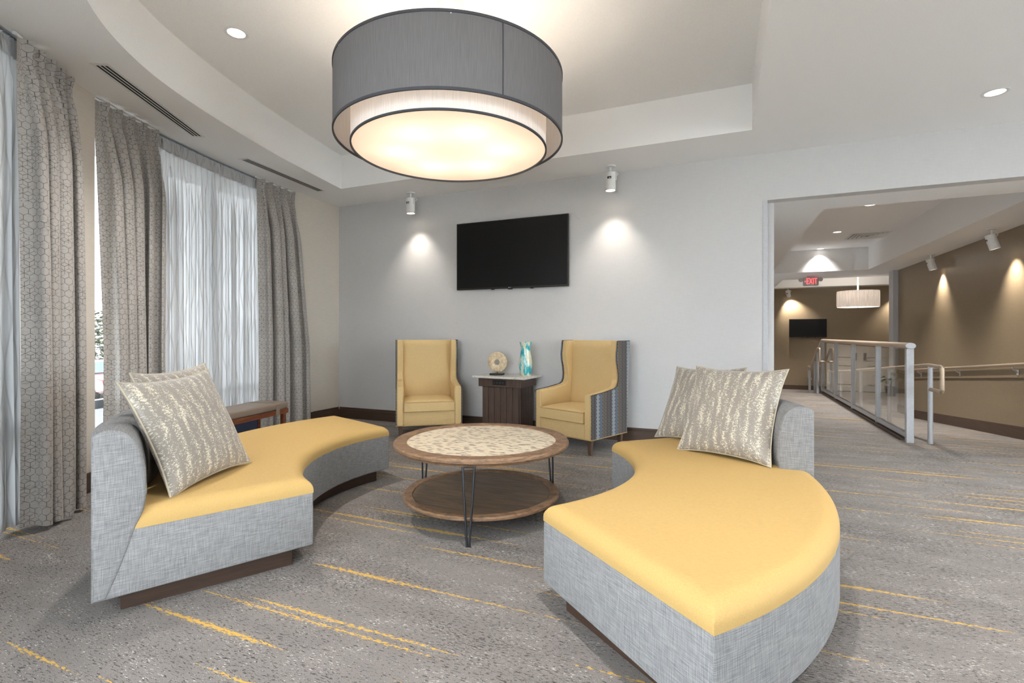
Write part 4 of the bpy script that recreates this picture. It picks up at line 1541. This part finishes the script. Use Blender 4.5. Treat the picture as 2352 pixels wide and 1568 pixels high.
build_sheer('wide white sheer curtain with woven waves between two patterned curtains', offset_path([(-4.69, 2.90), (-4.80, 3.3), (-4.89, 3.65), (-4.96, 4.0), (-5.0, 4.26)], -0.045), 16, 21)
build_sheer('white sheer curtain beside the patterned curtain that stands before the pier', [(-4.065, 1.68), (-3.99, 1.57), (-3.77, 1.31), (-3.54, 1.07), (-3.29, 0.84)], 10, 22)


# ------------------------------------------------------------------ bench by the window
def build_bench():
    p0 = Vector((-4.33, 3.93, 0))      # right front corner region
    o = thing('window_bench', 'taupe leather bench with walnut frame under the sheer curtain', 'bench', (-4.43, 3.47, 0), math.radians(100))
    # local X runs along the window, local Y points at the window
    L, D = 1.15, 0.36
    bm = B(-L / 2, L / 2, -D / 2, D / 2, 0.40, 0.475, 0.02, 4)
    cu = obj('leather_cushion', bm, 'leather', o, 40)
    for x in (L / 2 - 0.17, -L / 2 + 0.17):
        path = [(x, -D / 2 - 0.003, 0.355), (x, -D / 2 - 0.003, 0.46), (x, -D / 2 + 0.02, 0.478), (x, D / 2 - 0.02, 0.478), (x, D / 2 + 0.003, 0.46), (x, D / 2 + 0.003, 0.355)]
        bm = bmesh.new()
        V = [[bm.verts.new((px + s, py, pz)) for s in (-0.028, 0.028)] for px, py, pz in path]
        W_ = [[bm.verts.new((px + s, py * 0.985, pz - 0.003)) for s in (-0.028, 0.028)] for px, py, pz in path]
        for a, b in zip(V, V[1:]):
            bm.faces.new((a[0], a[1], b[1], b[0]))
        for a, b in zip(W_, W_[1:]):
            bm.faces.new((a[1], a[0], b[0], b[1]))
        for A_, B_ in zip(V, W_):
            pass
        for s in (0, 1):
            for i in range(len(V) - 1):
                bm.faces.new((V[i][s], V[i + 1][s], W_[i + 1][s], W_[i][s]))
        bmesh.ops.recalc_face_normals(bm, faces=bm.faces)
        obj('strap', bm, 'leather', o)
    for y in (-D / 2 + 0.012, D / 2 - 0.012):
        obj('side_rail', B(-L / 2, L / 2, y - 0.012, y + 0.012, 0.35, 0.40, 0.002), 'wood_bench', o)
    for x in (-L / 2 + 0.012, L / 2 - 0.012):
        obj('end_rail', B(x - 0.012, x + 0.012, -D / 2 + 0.024, D / 2 - 0.024, 0.35, 0.40, 0.002), 'wood_bench', o)
    for x in (-L / 2 + 0.06, L / 2 - 0.06):
        for y in (-D / 2 + 0.022, D / 2 - 0.022):
            obj('leg', B(x - 0.02, x + 0.02, y - 0.02, y + 0.02, 0, 0.352, 0.002), 'wood_bench', o)
    obj('slate_panel', B(-L / 2 + 0.08, L / 2 - 0.08, D / 2 - 0.034, D / 2 - 0.024, 0.05, 0.35, 0.002), 'blue_panel', o)


build_bench()


# ------------------------------------------------------------------ hall fittings
def build_guard():
    o = thing('glass_guard_rail', 'aluminium guard rail with glass panes along the top of the ramp', 'railing', (XG, 0, 0))
    ys = [6.82, 8.02, 9.38, 10.66, 11.95]
    w = 0.022
    # near end post is a box section, the others slimmer
    obj('end_post', B(-0.034, 0.034, ys[0] - 0.03, ys[0] + 0.03, 0.0, 1.045, 0.003), 'steel', o)
    for y in ys[1:]:
        obj('post', B(-0.028, 0.028, y - w, y + w, 0.0, 1.045, 0.003), 'steel', o)
    for y0, y1 in zip(ys, ys[1:]):
        obj('pane', B(-0.005, 0.005, y0 + 0.03, y1 - 0.02, 0.10, 1.03), 'glass', o)
        obj('bottom_rail', B(-0.024, 0.024, y0 + 0.02, y1 - 0.02, 0.045, 0.10, 0.003), 'steel', o)
    # oval top rail
    prof = [(0.046 * math.cos(t), 1.075 + 0.034 * math.sin(t)) for t in [2 * PI * k / 20 for k in range(20)]]
    prof = [(x, max(z, 1.045)) for x, z in prof]
    bm = bmesh.new()
    path = [(ys[0] - 0.035, 0.0), (ys[-1], 0.0), (12.9, ZL + 0.02)]
    rows = [[bm.verts.new((x, y, z + dz)) for x, z in prof] for y, dz in path]
    for a, b in zip(rows, rows[1:]):
        for i in range(len(prof)):
            bm.faces.new((a[i], a[(i + 1) % len(prof)], b[(i + 1) % len(prof)], b[i]))
    bm.faces.new(rows[0]); bm.faces.new(list(reversed(rows[-1])))
    bmesh.ops.recalc_face_normals(bm, faces=bm.faces)
    obj('top_rail', bm, 'steel_warm', o, 40)
    bm = bmesh.new()
    a = [bm.verts.new((x * 1.03, ys[0] - 0.036, z)) for x, z in prof]
    b = [bm.verts.new((x * 1.03, ys[0] - 0.045, z)) for x, z in prof]
    bm.faces.new(a); bm.faces.new(list(reversed(b)))
    for i in range(len(prof)):
        bm.faces.new((a[i], b[i], b[(i + 1) % len(prof)], a[(i + 1) % len(prof)]))
    bmesh.ops.recalc_face_normals(bm, faces=bm.faces)
    obj('rail_end_cap', bm, 'steel', o, 40)
    # sloping pane beside the stairs
    bm = bmesh.new()
    pts = [(11.98, 0.05), (12.85, ZL + 0.09), (12.85, ZL + 1.04), (11.98, 1.02)]
    a = [bm.verts.new((-0.005, y, z)) for y, z in pts]
    b = [bm.verts.new((0.005, y, z)) for y, z in pts]
    bm.faces.new(a); bm.faces.new(list(reversed(b)))
    for i in range(4):
        bm.faces.new((a[i], b[i], b[(i + 1) % 4], a[(i + 1) % 4]))
    bmesh.ops.recalc_face_normals(bm, faces=bm.faces)
    obj('sloping_pane', bm, 'glass', o)
    obj('post', B(-0.028, 0.028, 12.87, 12.91, ZL, ZL + 1.05, 0.003), 'steel', o)


build_guard()


def ramp_z(y):
    return 0.0 if y < 6.9 else max(ZL, -(y - 6.9) / 12.0)


def build_handrails():
    # free-standing rail on the ramp
    X = 2.107
    o = thing('ramp_handrail', 'free standing round handrail with looped end on the ramp', 'handrail', (X, 0, 0))
    h = 0.86
    path = [(0, 6.84, 0.60), (0, 6.50, 0.60), (0, 6.50, h), (0, 6.86, h), (0, 12.14, h + ZL), (0, 12.5, h + ZL), (0, 12.5, h + ZL - 0.26), (0, 12.2, h + ZL - 0.26)]
    obj('rail', T(rounded_path(path, 0.035, 5), 0.021, 14), 'steel_warm', o, 60)
    for y in (6.82, 8.27, 9.77, 11.26, 12.2):
        obj('post', T([(0, y, ramp_z(y) + 0.002), (0, y, h + ramp_z(y) - 0.01)], 0.024, 16), 'steel', o, 60)
    # wall rail
    o = thing('wall_handrail', 'round handrail bracketed to the brown wall beside the ramp', 'handrail', (XR - 0.08, 0, 0))
    h = 0.93
    path = [(0, 5.95, h), (0, 6.9, h), (0, 12.14, h + ZL), (0, 12.75, h + ZL), (0, 12.75, h + ZL - 0.25), (0.07, 12.75, h + ZL - 0.25)]
    obj('rail', T(rounded_path(path, 0.035, 5), 0.021, 14), 'steel_warm', o, 60)
    for y in (6.3, 8.25, 9.9, 11.55):
        zz = h + ramp_z(y)
        br = obj('bracket', T(rounded_path([(0, y, zz - 0.02), (0.0, y, zz - 0.05), (0.05, y, zz - 0.085)], 0.02, 4), 0.008, 8), 'steel', o, 60)
        obj('bracket_plate', B(0.045, 0.055, y - 0.02, y + 0.02, zz - 0.13, zz - 0.06, 0.003), 'steel', br)
    # stair rails, one on posts beside the guard and one on the other edge
    for i, (x, lab) in enumerate(((1.80, 'stair handrail with looped ends beside the far end of the glass guard'),)):
        o = thing('stair_handrail', lab, 'handrail', (x, 0, 0))
        path = [(0.10, 11.55, 0.66), (0.0, 11.55, 0.66), (0, 11.55, 0.92), (0, 11.8, 0.92), (0, 12.62, 0.92 + ZL), (0, 13.0, 0.92 + ZL), (0, 13.0, 0.92 + ZL - 0.25), (0.05, 12.9, 0.92 + ZL - 0.28)]
        obj('rail', T(rounded_path(path, 0.035, 4), 0.021, 12), 'steel_warm', o, 60)
        obj('post', T([(0, 11.77, 0.0), (0, 11.77, 0.84)], 0.024, 14), 'steel', o, 60)
        obj('post', T([(0, 12.8, ZL), (0, 12.8, 0.84 + ZL)], 0.024, 14), 'steel', o, 60)
        for y, z in ((11.77, 0.84), (12.8, 0.84 + ZL)):
            obj('bracket', T(rounded_path([(0, y, z), (0.0, y + 0.04, z + 0.03), (0, y + 0.02, z + 0.06)], 0.02, 3), 0.008, 8), 'steel', o, 60)


build_handrails()


def build_exit_sign():
    o = thing('exit_sign', 'grey exit sign with glowing red letters under the hall ceiling', 'exit sign', (1.913, 13.45, ZH))
    obj('mount', B(-0.07, 0.07, -0.03, 0.03, -0.03, -0.0005, 0.004), 'exit_grey', o)
    obj('case', B(-0.16, 0.16, -0.025, 0.025, -0.235, -0.03, 0.03, 3), 'exit_grey', o, 40)
    for sx in (-1, 1):
        bm = lathe([(0.0, -0.03), (0.04, -0.03), (0.05, 0.0), (0.04, 0.03), (0.0, 0.03)], 20)
        bmesh.ops.rotate(bm, verts=bm.verts, cent=(0, 0, 0), matrix=Matrix.Rotation(PI / 2, 3, 'X'))
        bmesh.ops.translate(bm, verts=bm.verts, vec=(sx * 0.2, 0, -0.09))
        h_ = obj('emergency_head', bm, 'exit_grey', o, 40)
        obj('arm', T([(sx * 0.15, 0, -0.11), (sx * 0.2, 0, -0.09)], 0.015, 8), 'exit_grey', h_)
    me = text_mesh('EXIT', 0.20, 0.003)
    me.materials.append(M['exit_red'])
    l = bpy.data.objects.new('lettering', me)
    col.objects.link(l)
    l.rotation_euler = (PI / 2, 0, 0)
    l.location = (0.02, -0.029, -0.132)
    l.scale = (0.55, 1.0, 1.0)
    l.parent = o
    bm = bmesh.new()
    quad(bm, [(-0.135, -0.0285, -0.132), (-0.112, -0.0285, -0.112), (-0.112, -0.0285, -0.120), (-0.126, -0.0285, -0.132)])
    quad(bm, [(-0.135, -0.0285, -0.132), (-0.126, -0.0285, -0.132), (-0.112, -0.0285, -0.144), (-0.112, -0.0285, -0.152)])
    bmesh.ops.recalc_face_normals(bm, faces=bm.faces)
    r = bmesh.ops.extrude_face_region(bm, geom=list(bm.faces))
    bmesh.ops.translate(bm, verts=[g for g in r['geom'] if isinstance(g, bmesh.types.BMVert)], vec=(0, -0.003, 0))
    obj('arrow', bm, 'exit_red', o)


build_exit_sign()


def build_cabinet():
    o = thing('extinguisher_cabinet', 'white wall cabinet with pull handle just past the hall opening', 'cabinet', (0.5, 7.6, 0))
    obj('body', B(0.0, 0.07, -0.15, 0.15, 0.78, 1.466, 0.004), 'white', o)
    d = obj('door', B(0.07, 0.076, -0.13, 0.13, 0.80, 1.446, 0.003), 'white', o)
    obj('handle', T(rounded_path([(0.074, 0.09, 1.165), (0.105, 0.09, 1.165), (0.105, 0.09, 1.295), (0.074, 0.09, 1.295)], 0.008, 3), 0.006, 8), 'white', d)


build_cabinet()


def build_plant():
    x0 = -0.32
    o = thing('potted_plant', 'potted plant with dark green split leaves by the white doors', 'plant', (x0, 16.2, ZL))
    obj('pot', lathe([(0.0, 0.0), (0.10, 0.0), (0.13, 0.22), (0.135, 0.25), (0.12, 0.25), (0.11, 0.2), (0.0, 0.2)], 28), 'pot', o, 40)
    rnd = random.Random(5)
    for i in range(12):
        a = i * 2.4
        L = rnd.uniform(0.16, 0.26)
        z = rnd.uniform(0.35, 0.62)
        d = Vector((math.cos(a), math.sin(a), 0))
        st = obj('stem', T(rounded_path([(0, 0, 0.2), tuple(d * 0.05 + Vector((0, 0, z * 0.8))), tuple(d * L + Vector((0, 0, z)))], 0.05, 4), 0.004, 5), 'leaf', o)
        q = Vector((-d.y, d.x, 0))
        bm = bmesh.new()
        c = d * L + Vector((0, 0, z))
        pts = [(0, 0), (0.03, 0.05), (0.08, 0.06), (0.09, 0.03), (0.13, 0.045), (0.18, 0.0), (0.13, -0.045), (0.09, -0.03), (0.08, -0.06), (0.03, -0.05)]
        bm.faces.new([bm.verts.new(c + d * p[0] + q * p[1] + Vector((0, 0, 0.05 - p[0] * 0.5 - abs(p[1]) * 0.3))) for p in pts])
        obj('leaf', bm, 'leaf', st)


build_plant()


# ------------------------------------------------------------------ outside the window
def build_outside():
    g = bmesh.new()
    quad(g, [(-70, -60, -1.3), (70, -60, -1.3), (70, 4.0, -1.3), (-70, 4.0, -1.3)])
    quad(g, [(6.6, 4.0, -1.3), (70, 4.0, -1.3), (70, 60, -1.3), (6.6, 60, -1.3)])
    quad(g, [(-70, 4.0, -1.3), (-5.6, 4.0, -1.3), (-5.6, 60, -1.3), (-70, 60, -1.3)])
    struct('floor_outside', g, 'asphalt', 'paved ground outside the window, lightened to bounce daylight inside', 'ground')
    lot = bmesh.new()
    quad(lot, [(-60, -20, -1.29), (-9, -20, -1.29), (-9, 50, -1.29), (-60, 50, -1.29)])
    struct('floor_parking', lot, 'asphalt_dark', 'dark asphalt parking lot under the red car', 'parking lot')
    # line of sight through the gap beside the pier: bearing of pixel column 225
    u = (225 - 1176) / F_PX
    d = Vector((-math.sin(YAW) + math.cos(YAW) * u, math.cos(YAW) + math.sin(YAW) * u))
    dist = 20.0
    c = d * dist
    dn = d.normalized()
    # car, nose towards the window
    car = thing('parked_car', 'red car parked outside the window next to the pier', 'car', (c.x - 0.0, c.y, -1.285), math.atan2(-dn.y, -dn.x) + 0.45)
    side = [(2.2, 0.35), (2.25, 0.6), (2.1, 0.82), (1.2, 0.95), (0.55, 1.40), (-0.9, 1.45), (-1.75, 1.02), (-2.2, 0.98), (-2.25, 0.4), (-1.8, 0.3), (1.8, 0.3)]
    bm = bmesh.new()
    a = [bm.verts.new((x, -0.88 if z < 1.0 else -0.66, z)) for x, z in side]
    b = [bm.verts.new((x, 0.88 if z < 1.0 else 0.66, z)) for x, z in side]
    bm.faces.new(a); bm.faces.new(list(reversed(b)))
    for i in range(len(side)):
        j = (i + 1) % len(side)
        bm.faces.new((a[i], b[i], b[j], a[j]))
    bmesh.ops.recalc_face_normals(bm, faces=bm.faces)
    bmesh.ops.bevel(bm, geom=list(bm.edges), offset=0.05, segments=2, affect='EDGES')
    obj('body', bm, 'car_red', car, 40)
    bm = bmesh.new()
    quad(bm, [(1.14, -0.74, 1.0), (1.14, 0.74, 1.0), (0.62, 0.6, 1.39), (0.62, -0.6, 1.39)])
    r = bmesh.ops.extrude_face_region(bm, geom=list(bm.faces))
    bmesh.ops.translate(bm, verts=[q for q in r['geom'] if isinstance(q, bmesh.types.BMVert)], vec=(0.02, 0, 0.03))
    bmesh.ops.recalc_face_normals(bm, faces=bm.faces)
    obj('windshield', bm, 'car_glass', car)
    for s in (-1, 1):
        h_ = obj('headlight', B(2.14, 2.25, s * 0.62 - 0.17, s * 0.62 + 0.17, 0.62, 0.76, 0.03), 'chrome', car)
        for x in (1.35, -1.4):
            bm = lathe([(0.0, -0.1), (0.24, -0.1), (0.31, -0.08), (0.31, 0.08), (0.24, 0.1), (0.0, 0.1)], 28)
            bmesh.ops.rotate(bm, verts=bm.verts, cent=(0, 0, 0), matrix=Matrix.Rotation(PI / 2, 3, 'X'))
            bmesh.ops.translate(bm, verts=bm.verts, vec=(x, s * 0.80, 0.31))
            obj('wheel', bm, 'tyre', car, 40)
        obj('mirror', B(0.85, 0.97, s * 0.92 - 0.08, s * 0.92 + 0.08, 0.98, 1.1, 0.02), 'car_red', car)
    obj('grille', B(2.2, 2.27, -0.4, 0.4, 0.5, 0.72, 0.02), 'black', car)
    obj('bumper', B(2.15, 2.29, -0.8, 0.8, 0.30, 0.44, 0.03), 'black', car)
    # trees and a hedge strip behind the car
    rnd = random.Random(9)
    labels = ['grey green tree directly behind the red car outside', 'grey green tree on one side of the car park, behind the sheer', 'grey green tree on the other side of the car park']
    for i, (off, dd) in enumerate(((0.3, 31.0), (8.5, 34.0), (-8.0, 33.0))):
        q = Vector((-dn.y, dn.x)) * off + d.normalized() * dd * 1.3
        t = thing('broad_tree', labels[i], 'tree', (q.x, q.y, -1.3), 0, 'trees outside')
        obj('trunk', T([(0, 0, 0), (0.1, 0, 1.0), (0, 0.1, 2.2)], [0.2, 0.15, 0.08], 10), 'bark', t, 60)
        bm = bmesh.new()
        for _ in range(2600):
            while True:
                p = Vector((rnd.uniform(-1, 1), rnd.uniform(-1, 1), rnd.uniform(-1, 1)))
                if 0.3 < p.length < 1:
                    break
            p = Vector((p.x * 2.6, p.y * 2.6, 2.1 + p.z * 1.9))
            s = rnd.uniform(0.10, 0.22)
            m_ = Matrix.Rotation(rnd.uniform(0, 6.3), 3, 'Z') @ Matrix.Rotation(rnd.uniform(0, 3.1), 3, 'X')
            bm.faces.new([bm.verts.new(p + m_ @ Vector(w)) for w in ((-s, 0, 0), (0, -s * 0.4, s * 0.1), (s, 0, 0), (0, s * 0.4, s * 0.1))])
        f = obj('foliage', bm, 'leaf', t)
        f['kind'] = 'stuff'


build_outside()
